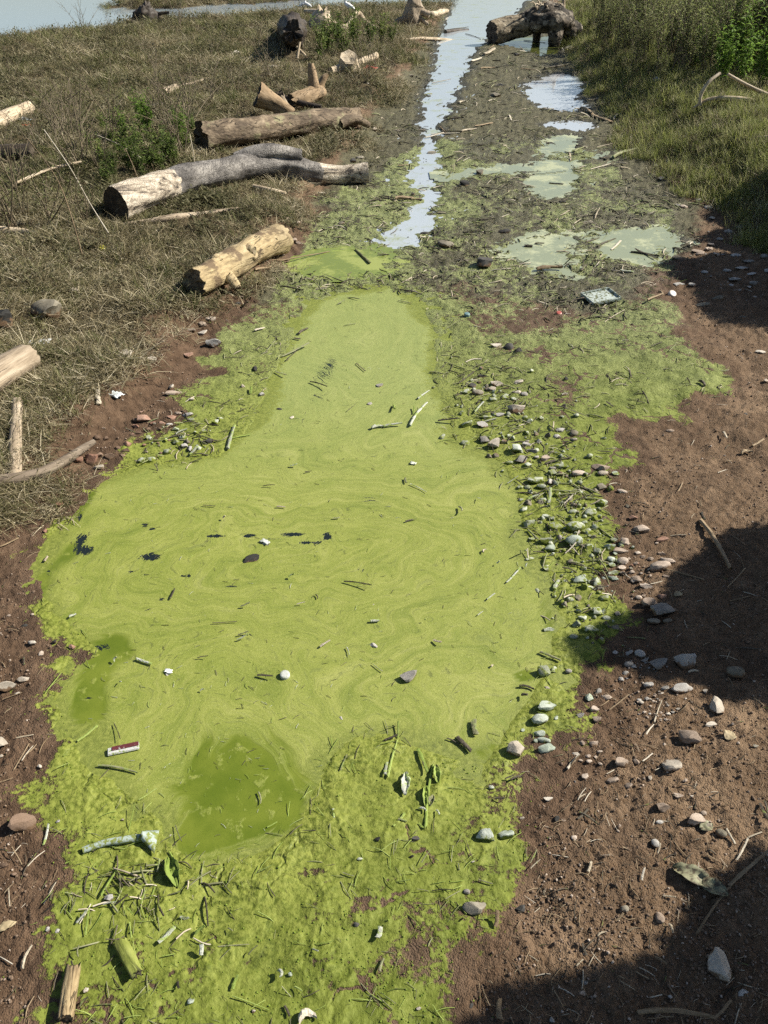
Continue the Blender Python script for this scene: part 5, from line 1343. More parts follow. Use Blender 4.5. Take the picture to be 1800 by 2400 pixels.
       (500, 15, 530, 90, 6, 'd'), (600, 325, 680, 280, 6, 'g'), (555, 470, 590, 350, 6, 'g'), (730, 545, 770, 640, 9, 'g'), (100, 610, 60, 540, 5, 't'), (20, 730, 70, 690, 5, 't'), (130, 80, 60, 200, 5, 't'), (70, 60, 150, 45, 7, 'p'), (95, 160, 150, 100, 6, 'p'), (0, 250, 60, 230, 5, 't'), (1470, 200, 1500, 130, 8, 'o'), (1120, 310, 1130, 360, 8, 'o'), (1155, 450, 1200, 425, 8, 'g'), (1000, 1170, 1170, 1235, 5, 'g'), (310, 1020, 325, 1060, 10, 'd'), (1110, 640, 1180, 620, 8, 'g'), (610, 780, 640, 720, 10, 'g'), (650, 750, 670, 700, 9, 'g'),
       (290, 720, 330, 790, 5, 'o'), (560, 680, 620, 660, 8, 'o'), (400, 620, 430, 650, 9, 'o'), (1640, 1070, 1659, 1010, 14, 'o'), (700, 1000, 760, 990, 6, 'g'), (940, 960, 1080, 950, 5, 'o'), (1070, 1000, 1120, 965, 7, 'o'), (1480, 640, 1530, 655, 5, 'o'), (985, 880, 1010, 900, 7, 'o'), (340, 1010, 350, 960, 8, 'o'), (760, 440, 790, 520, 5, 'o')],
 'H': [(15, 232, 60, 60, 15, 'g', 'left long algae coated reed stalk of the reed cluster'), (60, 60, 62, 0, 9, 'g'), (145, 105, 187, 217, 22, 'g', 'slanted algae coated reed piece pointing at the reed cross'), (178, 455, 212, 170, 17, 'g', 'longest upright algae coated reed of the reed cluster'), (385, 0, 400, 60, 26, 'o'), (310, 70, 375, 125, 30, 'd', 'dark wood chunk at the pool rim beside grey bits'), (270, 70, 330, 100, 8, 'd'), (480, 880, 487, 815, 20, 't'), (500, 1280, 500, 1190, 30, 't', 'brown wood piece standing at the bottom shadow edge'),
       (880, 640, 895, 595, 14, 'p'), (1110, 680, 1120, 630, 12, 'p'), (1165, 1005, 1222, 1038, 12, 't'), (855, 945, 875, 1000, 14, 'd'), (790, 195, 840, 135, 14, 'p'), (800, 190, 850, 140, 8, 't'), (1115, 160, 1160, 125, 6, 'p'), (1130, 45, 1165, 0, 8, 'p'), (1475, 450, 1515, 520, 11, 'p'), (1480, 705, 1659, 555, 17, 't', 'brown branch leaning into the lower right shadow'), (1345, 912, 1500, 690, 13, 't', 'tan reed lying on the lower right shadow edge'), (1520, 590, 1570, 490, 9, 'p'), (1570, 490, 1632, 465, 8, 'p'),
       (1085, 1245, 1420, 1275, 24, 't', 'long brown stick in the bottom right shadow'), (1420, 1275, 1500, 1190, 14, 't'), (630, 625, 675, 590, 6, 'p'), (700, 860, 722, 815, 7, 't'), (772, 575, 778, 550, 14, 't'), (690, 740, 696, 713, 12, 'd'), (1305, 800, 1312, 765, 14, 't'), (1200, 742, 1257, 755, 9, 'p'), (920, 915, 962, 895, 9, 'p'), (1620, 340, 1650, 430, 16, 'd'), (1640, 330, 1659, 400, 12, 'd'), (475, 320, 522, 328, 10, 'd'), (520, 237, 562, 228, 9, 'd'), (545, 240, 600, 225, 14, 'd'),
       (40, 440, 90, 380, 14, 'g'), (60, 410, 100, 420, 12, 'o'), (145, 365, 185, 380, 12, 'w'), (150, 425, 175, 450, 10, 'g'), (225, 370, 240, 400, 10, 'w'), (0, 70, 60, 55, 12, 'd'), (5, 220, 15, 165, 16, 'w'), (840, 380, 920, 430, 14, 'd'), (835, 410, 880, 365, 12, 'd'), (760, 380, 815, 350, 6, 't'), (835, 330, 870, 280, 5, 'p'), (350, 830, 352, 850, 12, 't'), (160, 600, 200, 550, 6, 'o'), (405, 670, 470, 690, 6, 'o'), (1030, 530, 1050, 540, 6, 't'), (1230, 470, 1245, 500, 7, 'd'), (1390, 560, 1440, 590, 8, 't'), (1400, 540, 1430, 560, 10, 'd'),
       (1045, 900, 1100, 890, 9, 't'), (1180, 560, 1190, 520, 7, 'p'), (1230, 860, 1240, 920, 14, 'p'), (680, 1100, 700, 1080, 7, 'd'), (830, 1045, 860, 1015, 8, 'p'), (1100, 1050, 1170, 1090, 6, 'p'), (1000, 850, 1030, 820, 10, 't'), (1040, 1100, 1010, 1085, 8, 't'), (445, 1110, 470, 1130, 7, 't'), (280, 1060, 295, 1090, 10, 'd'), (190, 960, 210, 920, 6, 'o'), (320, 600, 325, 630, 7, 'o'), (660, 540, 630, 600, 5, 'o'), (560, 1080, 580, 1060, 6, 't'), (870, 300, 840, 320, 5, 'p')],
}
for t, L in STICKS.items():
    for s in L:
        place_stick(t, *s[:6], label=s[6] if len(s) > 6 else None, lift=.004 if s[5] != 'g' else .002, tilt=random.choice([0, 0, 0, .008, .014]))

# ------------------------------------------------------------------ singular things
def obj_at(name, me, loc, rz=0.0, label=None, cat=None, parent=None, rot=None):
    o = link(bpy.data.objects.new(name, me), parent)
    o.location = loc
    o.rotation_euler = rot or (0, 0, rz)
    if label: tag(o, label, cat)
    return o

def lathe(prof, seg=20):
    V, Fc = [], []
    for r, z in prof:
        for j in range(seg):
            a = 2 * math.pi * j / seg
            V.append((r * math.cos(a), r * math.sin(a), z))
    for i in range(len(prof) - 1):
        for j in range(seg):
            a, b = i * seg + j, i * seg + (j + 1) % seg
            Fc.append((a, b, b + seg, a + seg))
    return V, Fc

def rbox(lx, ly, lz, bev=.1):
    """bevelled bar"""
    import bmesh
    bm = bmesh.new()
    bmesh.ops.create_cube(bm, size=1)
    for v in bm.verts: v.co = Vector((v.co.x * lx, v.co.y * ly, v.co.z * lz))
    bmesh.ops.bevel(bm, geom=bm.edges[:], offset=min(lx, ly, lz) * bev, segments=2, affect='EDGES')
    V = [v.co.copy() for v in bm.verts]; Fc = [tuple(v.index for v in f.verts) for f in bm.faces]
    bm.free()
    return V, Fc

GS = (.21, .28, .05)
# red and white plastic strip
p0, p1 = atg(*T('G', 470, 132)), atg(*T('G', 608, 108))
L = (p1 - p0).length; mid = (p0 + p1) / 2; ang = math.atan2(p1.y - p0.y, p1.x - p0.x)
st = tag(link(bpy.data.objects.new('plastic_strip', None)), 'faded red and white plastic strip on the green crust', 'strip')
st.location = (mid.x, mid.y, max(gz(mid.x, mid.y), 0) + .005); st.rotation_euler = (.12, 0, ang)
v, f = rbox(L, .020, .007, .25)
link(bpy.data.objects.new('strip_body', mesh_from('strip_body', v, f, plain('white_plastic', (.50, .50, .47), .5, .4, GS, 90, (.52, .62)), False)), st)
v, f = rbox(L * .84, .011, .002, .2)
o = link(bpy.data.objects.new('red_face', mesh_from('red_face', v, f, plain('dark_red_plastic', (.11, .028, .030), .45, .4, (.4, .38, .36), 60, (.60, .68)), False)), st)
o.location = (L * .07, .0045, .0045)
# pale blue green tube with a torn sleeve
P = [atg(*T('G', 362, 550)), atg(*T('G', 450, 520)), atg(*T('G', 540, 505)), atg(*T('G', 630, 492))]
for p in P: p.z = max(gz(p.x, p.y), 0) + .010
tb = tag(link(bpy.data.objects.new('plastic_tube', None)), 'pale blue green plastic tube with a torn flared end on the green crust', 'tube')
tb.matrix_world = frame_for(P[0], P[-1]); Mi = tb.matrix_world.inverted()
M_TEAL = plain('teal_plastic', (.33, .39, .35), .6, .3, (.17, .20, .045), 55, (.44, .56))
v, f, cv, cf = tube([Mi @ p for p in P], [.0072, .008, .0085, .009], 30, 16, 3.0, .12, .08)
link(bpy.data.objects.new('tube_wall', mesh_from('tube_wall', v, f, M_TEAL)), tb)
two_ends(tb, cv, cf, S_MAT['d'], 'tube_end')
Lx = (P[-1] - P[0]).length
V = []; Fc = []
for i in range(7):
    for j in range(5):
        u, w = i / 6, j / 4 - .5
        V.append((Lx - .006 + u * .03 + .012 * w * u, w * (.018 + .034 * u) - .016 * u, .007 + .012 * math.cos(w * 3.1) * (1 - .6 * u) - .012 * u))
for i in range(6):
    for j in range(4):
        a = i * 5 + j
        Fc.append((a, a + 1, a + 6, a + 5))
sl_ = link(bpy.data.objects.new('torn_flap', mesh_from('torn_flap', V, Fc, M_TEAL)), tb)
sl_.modifiers.new('t', 'SOLIDIFY').thickness = .0025
# two short logs at the lower left
P, Q = ax([T('G', 285, 1265) + (15,), T('G', 300, 1150) + (15,), T('G', 318, 1045) + (14,)])
make_log('log', 'short brown bark covered log piece at the bottom left corner', 'log', P, Q, wood('short_log_wood', (.05, .032, .018), (.26, .19, .10), (.48, .39, .22), (16, 60, 60), .003, (.2, .25, .05), (.58, .64)), M_TANW, n=36, seg=24, seed=50.1, lump=.2, groove=.10, jag=.8, keep=False)
P, Q = ax([T('G', 590, 1072) + (12,), T('G', 555, 1000) + (13,), T('G', 520, 935) + (12,)])
make_log('log', 'short algae coated log piece right of the bark covered one', 'log', P, Q, wood('algae_log_wood', (.05, .05, .02), (.17, .195, .035), (.30, .32, .09), (12, 26, 26), .004, (.16, .13, .08), (.56, .62)), S_MAT['d'], n=30, seg=20, seed=51.1, lump=.30, groove=.10, jag=.9, squash=.75, keep=False)
# plastic tile
c = atg(*T('D', 935, 372))
ti = tag(link(bpy.data.objects.new('plastic_tray', None)), 'flat pale plastic tray smeared with mud on the algae flats', 'tray')
ti.location = (c.x, c.y, gz(c.x, c.y) + .012); ti.rotation_euler = (.06, -.05, .35)
M_TRAY = plain('pale_plastic', (.42, .47, .43), .55, .35, (.13, .14, .07), 34, (.48, .58))
v, f = rbox(.17, .13, .008, .3)
link(bpy.data.objects.new('tray_base', mesh_from('tray_base', v, f, M_TRAY, False)), ti)
for (dx, dy, lx, ly) in [(0, .062, .17, .008), (0, -.062, .17, .008), (.082, 0, .008, .115), (-.082, 0, .008, .115)]:
    v, f = rbox(lx, ly, .016, .3)
    o = link(bpy.data.objects.new('tray_rim', mesh_from('tray_rim', v, f, M_TRAY, False)), ti); o.location = (dx, dy, .006)
# bottle caps
def cap(px, py, dia, col, label, dirt=None, tilt=.1):
    c = atg(px, py)
    r = dia / 2
    prof = [(r * .97, 0), (r, r * .1), (r, r * .75), (r * .93, r * .85), (r * .55, r * .87), (.0001, r * .86)]
    v, f = lathe(prof, 28)
    for i in range(len(v)):
        x, y, z = v[i]
        if i % 2 and r * .05 < z < r * .8: v[i] = (x * .965, y * .965, z)
    o = obj_at('bottle_cap', mesh_from('bottle_cap', v, f, plain('cap_plastic', col, .4, .5, dirt, 120, (.56, .66))), (c.x, c.y, max(gz(c.x, c.y), 0) - r * .1), 0, label, 'bottle cap', None, (tilt, tilt * .5, 0))
cap(*T('D', 358, 441), .030, (.13, .22, .24), 'blue green bottle cap on the algae flats beyond the pool', (.3, .38, .2))
cap(*T('D', 754, 436), .030, (.34, .07, .05), 'red bottle cap with white dirt on the algae flats', (.6, .5, .42), .25)
cap(*T('E', 1237, 940), .027, (.46, .47, .42), 'white speckled bottle cap floating low in the pool', (.2, .26, .08))
cap(*T('D', 1241, 352), .042, (.62, .56, .48), 'off white bottle cap at the tip of the upper shadow', None, .5)
cap(*T('C', 440, 157), .045, (.55, .52, .04), 'bright yellow lid lying in the grass at left', None, .35)
# white scraps: crumpled bits
def scrap(px, py, w, col, label, seed, name='plastic_scrap'):
    c = atg(px, py)
    V, Fc = [], []
    n = 7
    for i in range(n):
        for j in range(n):
            u, q = i / (n - 1) - .5, j / (n - 1) - .5
            k = 1 + .4 * mnoise.noise(Vector((u * 3 + seed, q * 3, 0)))
            V.append((u * w * k, q * w * .6 * k, w * .22 * mnoise.noise(Vector((u * 4, q * 4, seed))) + w * .1))
    for i in range(n - 1):
        for j in range(n - 1):
            a = i * n + j
            Fc.append((a, a + 1, a + n + 1, a + n))
    o = obj_at(name, mesh_from(name, V, Fc, plain(name, col, .5, .4)), (c.x, c.y, max(gz(c.x, c.y), 0) + .002), random.uniform(-.6, .6), label, name.split('_')[1])
    o.modifiers.new('t', 'SOLIDIFY').thickness = .0012
    return o
scrap(*T('C', 500, 790), .07, (.62, .66, .66), 'crumpled white plastic scrap in the grass near the pale stick', 3)
scrap(*T('C', 170, 568), .09, (.68, .68, .66), 'crumpled white scrap next to the log at the left edge', 4)
scrap(*T('A', 115, 525), .16, (.5, .56, .62), 'pale blue plastic scrap near the bleached log at the left edge', 5)
scrap(*T('A', 110, 548), .10, (.55, .16, .09), 'orange red rag scrap near the pale blue plastic at left', 6, 'fabric_rag')
scrap(*T('A', 1575, 305), .26, (.42, .06, .05), 'red rag beside the far bleached branch', 7, 'fabric_rag')
scrap(*T('E', 738, 912), .022, (.62, .64, .62), 'small white scrap floating left of the white bottle cap', 8)
scrap(*T('F', 125, 15), .024, (.5, .52, .44), 'greyish scrap floating in the upper right pool', 9)
scrap(*T('E', 1152, 362), .030, (.5, .52, .46), 'greyish foam scrap above the dark bark chunk', 10)
# dry leaves
M_LEAF = plain('dry_leaf', (.24, .235, .14), .6, .3, (.10, .08, .05), 45, (.47, .6))
M_LEAFT = plain('tan_leaf', (.36, .29, .17), .6, .3)
def leaf(px, py, Lw, Ww, rz, mat, label, curl=.3, seed=0):
    c = atg(px, py)
    n, k = 14, 7
    V, Fc = [], []
    for i in range(n):
        u = i / (n - 1)
        hw = Ww / 2 * (math.sin(math.pi * min(1, u * .96 + .04)) ** .7) * (1 + .35 * mnoise.noise(Vector((u * 6 + seed * 3, 1, 0))))
        for j in range(k):
            q = j / (k - 1) * 2 - 1
            z = abs(q) ** 1.5 * hw * curl + Lw * .13 * mnoise.noise(Vector((u * 5 + seed, q * 2.2, 0))) + Lw * .06 * mnoise.noise(Vector((u * 13 + seed, q * 6, 3))) + Lw * .07 * math.sin(u * 3.1)
            V.append(((u - .5) * Lw, q * hw, z))
    for i in range(n - 1):
        for j in range(k - 1):
            a = i * k + j
            Fc.append((a, a + 1, a + k + 1, a + k))
    o = obj_at('leaf', mesh_from('leaf', V, Fc, mat), (c.x, c.y, gz(c.x, c.y) + .004), rz, label, 'leaf')
    o.modifiers.new('t', 'SOLIDIFY').thickness = .0008
    return o
leaf(*T('H', 1335, 665), .090, .040, -.55, M_LEAF, 'big crumpled grey green leaf on the soil at lower right', .5, 1)
leaf(*T('H', 1425, 715), .055, .036, -.4, M_LEAF, 'torn leaf end beside the big crumpled leaf', .6, 2)
leaf(*T('H', 1390, 442), .034, .026, .3, M_LEAF, 'small green leaf under the tan knobbly stone', .3, 3)
leaf(*T('G', 28, 875), .040, .018, .5, M_LEAFT, 'pale tan leaf on the soil at the lower left edge', .3, 4)
leaf(*T('H', 93, 255), .062, .022, 1.5, S_MAT['w'], 'whitish curled leaf between the reed stalks', .5, 5)
leaf(*T('H', 228, 215), .050, .018, 1.6, S_MAT['g'], 'algae coated curled leaf right of the longest reed', .9, 6)
leaf(*T('H', 180, 310), .055, .016, 1.5, S_MAT['g'], 'algae coated loop of leaf left of the longest reed', .9, 7)
leaf(*T('H', 205, 330), .030, .014, 1.2, S_MAT['o'], 'short curled leaf across the longest reed', .9, 8)
leaf(*T('G', 750, 640), .075, .030, -1.1, S_MAT['g'], 'algae coated hollow leaf below the deep green patch', .9, 9)
leaf(*T('H', 1490, 50), .032, .030, .8, M_LEAFT, 'tan leaf right of the smooth rounded stone', .3, 10)
leaf(*T('F', 1270, 545), .03, .02, .4, M_LEAFT, 'small tan leaf at the upper edge of the round shadow', .3, 11)

# egrets at the far water
M_WHITE = plain('white_feathers', (.82, .82, .80), .7, .3)
M_BEAK = plain('yellow_beak', (.5, .33, .05), .5, .4)
def egret(px, py, h, rz, label):
    b = atg(px, py)
    r = tag(link(bpy.data.objects.new('egret', None)), label, 'bird')
    r.location = b; r.rotation_euler = (0, 0, rz)
    pts = [(-.30, 0, .40), (-.18, 0, .46), (0, 0, .52), (.12, 0, .58), (.16, 0, .68), (.10, 0, .78), (.12, 0, .88), (.19, 0, .93), (.25, 0, .93)]
    rad = [.01, .07, .10, .075, .035, .024, .024, .034, .015]
    v, f, cv, cf = tube([Vector(p) * h for p in pts], [q * h for q in rad], 40, 14, 1, .02, 0)
    link(bpy.data.objects.new('body', mesh_from('body', v + cv, f + [tuple(i + len(v) for i in q) for q in cf], M_WHITE)), r)
    v, f, cv, cf = tube([Vector((.245, 0, .93)) * h, Vector((.30, 0, .92)) * h, Vector((.36, 0, .905)) * h], [.012 * h, .009 * h, .002 * h], 6, 8, 1, 0, 0)
    link(bpy.data.objects.new('beak', mesh_from('beak', v, f, M_BEAK)), r)
    for s in (-1, 1):
        v, f, cv, cf = tube([Vector((0, s * .03, .45)) * h, Vector((-.02, s * .03, .22)) * h, Vector((.0, s * .03, -.02)) * h], [.014 * h, .009 * h, .008 * h], 8, 6, 1, 0, 0)
        link(bpy.data.objects.new('leg', mesh_from('leg', v, f, S_MAT['d'])), r)
egret(754, 44, .42, 2.6, 'white egret standing upright behind the far driftwood')
egret(656, 30, .30, .3, 'left of two small white birds near the far water')
egret(665, 31, .30, 2.8, 'right of two small white birds near the far water')
# bare arching branches on the right bank
def arch(name, label, pts, r0, r1, mat, seed):
    P = []
    for (px, py, dz) in pts:
        P.append(atg(px, py, dz))
    n = len(P)
    make_log(name, label, 'branch', P, [r0 + (r1 - r0) * i / (n - 1) for i in range(n)], mat, mat, n=34, seg=10, seed=seed, keep=False)
b0 = atg(1513, 238) + Vector((0, -.12, .04))
def off(px, py, ref):
    """a point above the ground at the distance of ref that shows at this place"""
    return atY(px, py, ref.y)
def arch2(label, pts, r0, r1, mat, seed, ref):
    P = [off(px, py, ref) + Vector((0, dy, 0)) for (px, py, dy) in pts]
    n = len(P)
    make_log('branch', label, 'branch', P, [r0 + (r1 - r0) * i / (n - 1) for i in range(n)], mat, mat, n=34, seg=10, seed=seed, keep=False)
arch2('bare branch arching out of the grass below the green weeds on the right bank', [(1512, 228, 0), (1514, 205, 0), (1530, 178, 0), (1560, 160, .05)], .017, .013, M_PALEW, 60, b0)
arch2('bare branch sloping down to the right edge from the green weeds', [(1572, 160, 0), (1592, 172, 0), (1620, 187, 0), (1660, 205, .0), (1700, 215, 0)], .012, .018, M_PALEW, 61, b0)
arch2('grey branch lying along the right bank to the right edge', [(1500, 232, 0), (1530, 215, 0), (1570, 210, -.05), (1615, 215, -.1), (1660, 232, -.15), (1720, 245, -.2)], .010, .036, M_PALEW, 62, b0)
arch2('thin twig forking off the grey branch on the right bank', [(1580, 236, -.1), (1610, 230, -.1), (1632, 222, -.1)], .014, .009, M_PALEW, 63, b0)
P, Q = ax([(1580, 306, 4), (1620, 301, 5), (1690, 296, 6)])
make_log('branch', 'bare grey stick poking in at the right edge of the grass', 'branch', P, Q, M_GREYW, M_GREYW, n=16, seg=8, seed=64, keep=False)

# ------------------------------------------------------------------ vegetation
def blade_mat(name, stops, trans=.25):
    m = NT(name)
    r = m.rnd()
    f = m.ma('ADD', m.ma('MULTIPLY', m.attr('tint'), .62), m.ma('MULTIPLY', r, .38))
    pn_ = m.noise(m.pos(), .9, 3)
    f = m.ma('ADD', f, m.ma('MULTIPLY', m.ma('SUBTRACT', pn_, .5), .5))
    c = m.ramp(f, stops)
    m.done(c, .65, None, .25)
    tr = m.n('ShaderNodeBsdfTranslucent')
    m.lk(c, tr.inputs[0])
    mx = m.n('ShaderNodeMixShader')
    mx.inputs[0].default_value = trans
    m.lk(m.b.outputs[0], mx.inputs[1]); m.lk(tr.outputs[0], mx.inputs[2])
    m.lk(mx.outputs[0], m.out.inputs[0])
    return m.mat

M_DRYG = blade_mat('dry_grass', [(.10, (.040, .037, .015)), (.28, (.095, .083, .038)), (.47, (.19, .158, .084)), (.66, (.36, .305, .18)), (.88, (.60, .53, .37))], .3)
M_GREENG = blade_mat('green_grass', [(.12, (.042, .056, .014)), (.36, (.10, .118, .032)), (.6, (.19, .195, .07)), (.88, (.40, .37, .19))], .4)
M_HERB = blade_mat('low_herb_leaf', [(.1, (.040, .042, .016)), (.4, (.095, .092, .04)), (.7, (.17, .158, .08)), (.95, (.30, .27, .17))], .35)
M_VERGE = blade_mat('verge_grass', [(.10, (.07, .092, .018)), (.34, (.155, .185, .040)), (.58, (.26, .285, .085)), (.85, (.46, .45, .20))], .45)
M_WEED = blade_mat('weed_leaf', [(.1, (.05, .08, .016)), (.45, (.11, .165, .032)), (.75, (.19, .255, .06)), (.95, (.30, .33, .11))], .45)
M_BRIGHT = blade_mat('bright_weed_leaf', [(.1, (.08, .15, .02)), (.5, (.15, .26, .036)), (.9, (.26, .38, .08))], .5)
M_OLIVEW = blade_mat('olive_weed_leaf', [(.1, (.065, .085, .024)), (.4, (.165, .20, .06)), (.7, (.28, .31, .115)), (.95, (.48, .48, .26))], .5)
M_STEM = plain('dry_stem', (.17, .135, .085), .8)
M_GSTEM = plain('green_stem', (.10, .11, .04), .8)

def tuft(name, nb, lmin, lmax, wid, lie, mat, spread, seed):
    r = random.Random(seed)
    V, Fc, tint = [], [], []
    for b in range(nb):
        a = r.uniform(0, 6.283)
        L = r.uniform(lmin, lmax)
        bx, by = r.gauss(0, spread), r.gauss(0, spread)
        ln = min(1.45, abs(r.gauss(lie, .35)))
        ca, sa = math.cos(a), math.sin(a)
        curve = r.uniform(.2, 1.1)
        w = wid * r.uniform(.6, 1.3)
        t = r.random()
        o = len(V)
        x = z = 0.0
        tw = r.uniform(-.5, .5)
        for k in range(4):
            u = k / 3
            hw = w * (1 - u * .85) / 2
            px_, py_ = bx + ca * x, by + sa * x
            V.append((px_ - sa * hw, py_ + ca * hw, z + tw * hw)); V.append((px_ + sa * hw, py_ - ca * hw, z - tw * hw))
            tint += [t, t]
            an = ln + curve * u
            x += math.sin(an) * L / 3; z += math.cos(an) * L / 3
            z = max(z, -.005)
        for k in range(3):
            q = o + k * 2
            Fc.append((q, q + 1, q + 3, q + 2))
    me = mesh_from(name, V, Fc, mat)
    fattr(me, 'tint', tint)
    return bpy.data.objects.new(name, me)

def scatter(name, protos, P, rot, scl, idx, label, cat):
    """one mass of many small pieces, spread with geometry nodes"""
    coll = bpy.data.collections.new(name + '_pieces')
    for p in protos:
        coll.objects.link(p)
    me = bpy.data.meshes.new(name)
    me.vertices.add(len(P))
    me.vertices.foreach_set('co', np.asarray(P, np.float32).ravel())
    a = me.attributes.new('rot', 'FLOAT_VECTOR', 'POINT'); a.data.foreach_set('vector', np.asarray(rot, np.float32).ravel())
    a = me.attributes.new('scl', 'FLOAT_VECTOR', 'POINT'); a.data.foreach_set('vector', np.asarray(scl, np.float32).ravel())
    a = me.attributes.new('idx', 'INT', 'POINT'); a.data.foreach_set('value', np.asarray(idx, np.int32))
    ob = link(bpy.data.objects.new(name, me))
    g = bpy.data.node_groups.new(name, 'GeometryNodeTree')
    g.interface.new_socket('Geometry', in_out='INPUT', socket_type='NodeSocketGeometry')
    g.interface.new_socket('Geometry', in_out='OUTPUT', socket_type='NodeSocketGeometry')
    N = g.nodes
    gi, go = N.new('NodeGroupInput'), N.new('NodeGroupOutput')
    iop = N.new('GeometryNodeInstanceOnPoints')
    ci = N.new('GeometryNodeCollectionInfo')
    ci.inputs['Collection'].default_value = coll
    ci.inputs['Separate Children'].default_value = True
    ci.inputs['Reset Children'].default_value = True
    iop.inputs['Pick Instance'].default_value = True
    def na(nm, typ):
        n = N.new('GeometryNodeInputNamedAttribute'); n.data_type = typ; n.inputs['Name'].default_value = nm
        return n.outputs['Attribute']
    e2r = N.new('FunctionNodeEulerToRotation')
    g.links.new(na('rot', 'FLOAT_VECTOR'), e2r.inputs[0])
    g.links.new(gi.outputs[0], iop.inputs['Points'])
    g.links.new(ci.outputs[0], iop.inputs['Instance'])
    g.links.new(na('idx', 'INT'), iop.inputs['Instance Index'])
    g.links.new(e2r.outputs[0], iop.inputs['Rotation'])
    g.links.new(na('scl', 'FLOAT_VECTOR'), iop.inputs['Scale'])
    g.links.new(iop.outputs[0], go.inputs[0])
    md = ob.modifiers.new('spread', 'NODES')
    md.node_group = g
    return tag(ob, label, cat, kind='stuff')

def clear_of(x, y, grow=0.0):
    ok = np.ones(x.shape, bool)
    for axx, ay, bx, by, r in KEEP:
        ex, ey = bx - axx, by - ay
        L = ex * ex + ey * ey + 1e-9
        t = np.clip(((x - axx) * ex + (y - ay) * ey) / L, 0, 1)
        ok &= np.hypot(x - axx - t * ex, y - ay - t * ey) > r + grow
    return ok

def fan_points(n, y0, y1, margin=1.25, power=1.0):
    """random points in the ground in view (and a margin), denser close by"""
    t = rng.random(n)
    y = y0 * (y1 / y0) ** (t ** power)
    half = (y * CP + CAM_H * SP) * FW / 2 / F * margin
    x = (rng.random(n) * 2 - 1) * half
    return x, y

def herb(name, seed, mat):
    r = random.Random(seed)
    V, Fc, tint = [], [], []
    for b in range(34):
        a = r.uniform(0, 6.283); d = abs(r.gauss(0, .05)); L = r.uniform(.014, .034); w = L * r.uniform(.3, .5); z = abs(r.gauss(.018, .018))
        x, y = math.cos(a) * d, math.sin(a) * d
        a2 = r.uniform(0, 6.283); el = r.uniform(-.2, .8)
        dv = Vector((math.cos(a2) * math.cos(el), math.sin(a2) * math.cos(el), math.sin(el))); s = Vector((-math.sin(a2), math.cos(a2), r.uniform(-.3, .3)))
        p = Vector((x, y, z)); o = len(V)
        V += [p, p + dv * L * .5 + s * w * .5, p + dv * L, p + dv * L * .5 - s * w * .5]
        Fc.append((o, o + 1, o + 2, o + 3)); t = r.random(); tint += [t] * 4
    me = mesh_from(name, V, Fc, mat, False); fattr(me, 'tint', tint)
    return bpy.data.objects.new(name, me)

def grass_left():
    x, y = fan_points(120000, 1.4, 26)
    z, k = ground(x, y, True, True)
    sl, lk = k['sl'], k['lk']
    nz = fbm(x * 1.6, y * 1.6, 3, 91)
    den = sst(sl + .26 * nz, -.10, .24) * (.30 + .70 * sst(nz, -.35, .25)) * (sst(lk, -.25, .15))
    den = np.where((lk > 0) | (sl < 0), den, den)
    isle = sdf(P_ISLE, x, y) < -.1
    den = np.where(isle, .9, den)
    keep = (rng.random(len(x)) < den) & clear_of(x, y, -.01) & (z > -.03)
    x, y, z = x[keep], y[keep], z[keep]
    n = len(x)
    clump = fbm(x * 2.6, y * 2.6, 3, 191)
    s = (.50 + .45 * rng.random(n) + .45 * sst(clump, -.1, .7)) * (1 + .045 * y) * (.85 + .25 * sst(y, 7, 12))
    green = fbm(x * .5, y * .5, 2, 93) + .25 * sst(y, 9, 14)
    idx = np.where(rng.random(n) < .10 + .30 * sst(green, -.1, .6), rng.integers(4, 7, n), rng.integers(0, 4, n))
    hb = fbm(x * 1.1, y * 1.1, 3, 193)
    idx = np.where(rng.random(n) < (.08 + .6 * sst(hb, -.05, .35)) * (.15 + .85 * sst(y, 3.2, 5.2)), rng.integers(7, 10, n), idx)
    protos = [tuft('a_tuft%d' % i, 26, .045, .13, .0040, 1.1, M_DRYG, .035, 20 + i) for i in range(4)] + [tuft('b_tuft%d' % i, 24, .04, .11, .0034, .6, M_GREENG, .03, 40 + i) for i in range(3)] + [herb('h_herb%d' % i, 90 + i, M_HERB) for i in range(3)]
    rot = np.stack([rng.normal(0, .12, n), rng.normal(0, .12, n), rng.random(n) * 6.283], 1)
    scatter('grass', protos, np.stack([x, y, z], 1), rot, np.stack([s, s, s * .9], 1), idx, 'short dry brown and olive grass matted over the left bank', 'grass')
    return n

def grass_right():
    x, y = fan_points(90000, 3.0, 24, 1.3)
    z, k = ground(x, y, True, True)
    sr = k['sr']
    den = sst(sr + .16 * fbm(x * 2, y * 2, 3, 95), -.10, .16)
    keep = (rng.random(len(x)) < den) & (z > -.03)
    x, y, z = x[keep], y[keep], z[keep]
    n = len(x)
    s = (.42 + .38 * rng.random(n)) * (1 + .04 * y)
    idx = rng.integers(0, 6, n)
    protos = [tuft('c_tuft%d' % i, 24, .06, .15, .0044, .6, M_VERGE, .035, 60 + i) for i in range(4)] + [tuft('d_tuft%d' % i, 24, .05, .14, .0038, .6, M_DRYG, .035, 70 + i) for i in range(2)]
    rot = np.stack([rng.normal(0, .12, n), rng.normal(0, .12, n), rng.random(n) * 6.283], 1)
    scatter('grass', protos, np.stack([x, y, z], 1), rot, np.stack([s, s, s], 1), idx, 'yellow green grass growing over the raised right bank', 'grass')
    return n

print('grass', grass_left(), grass_right())

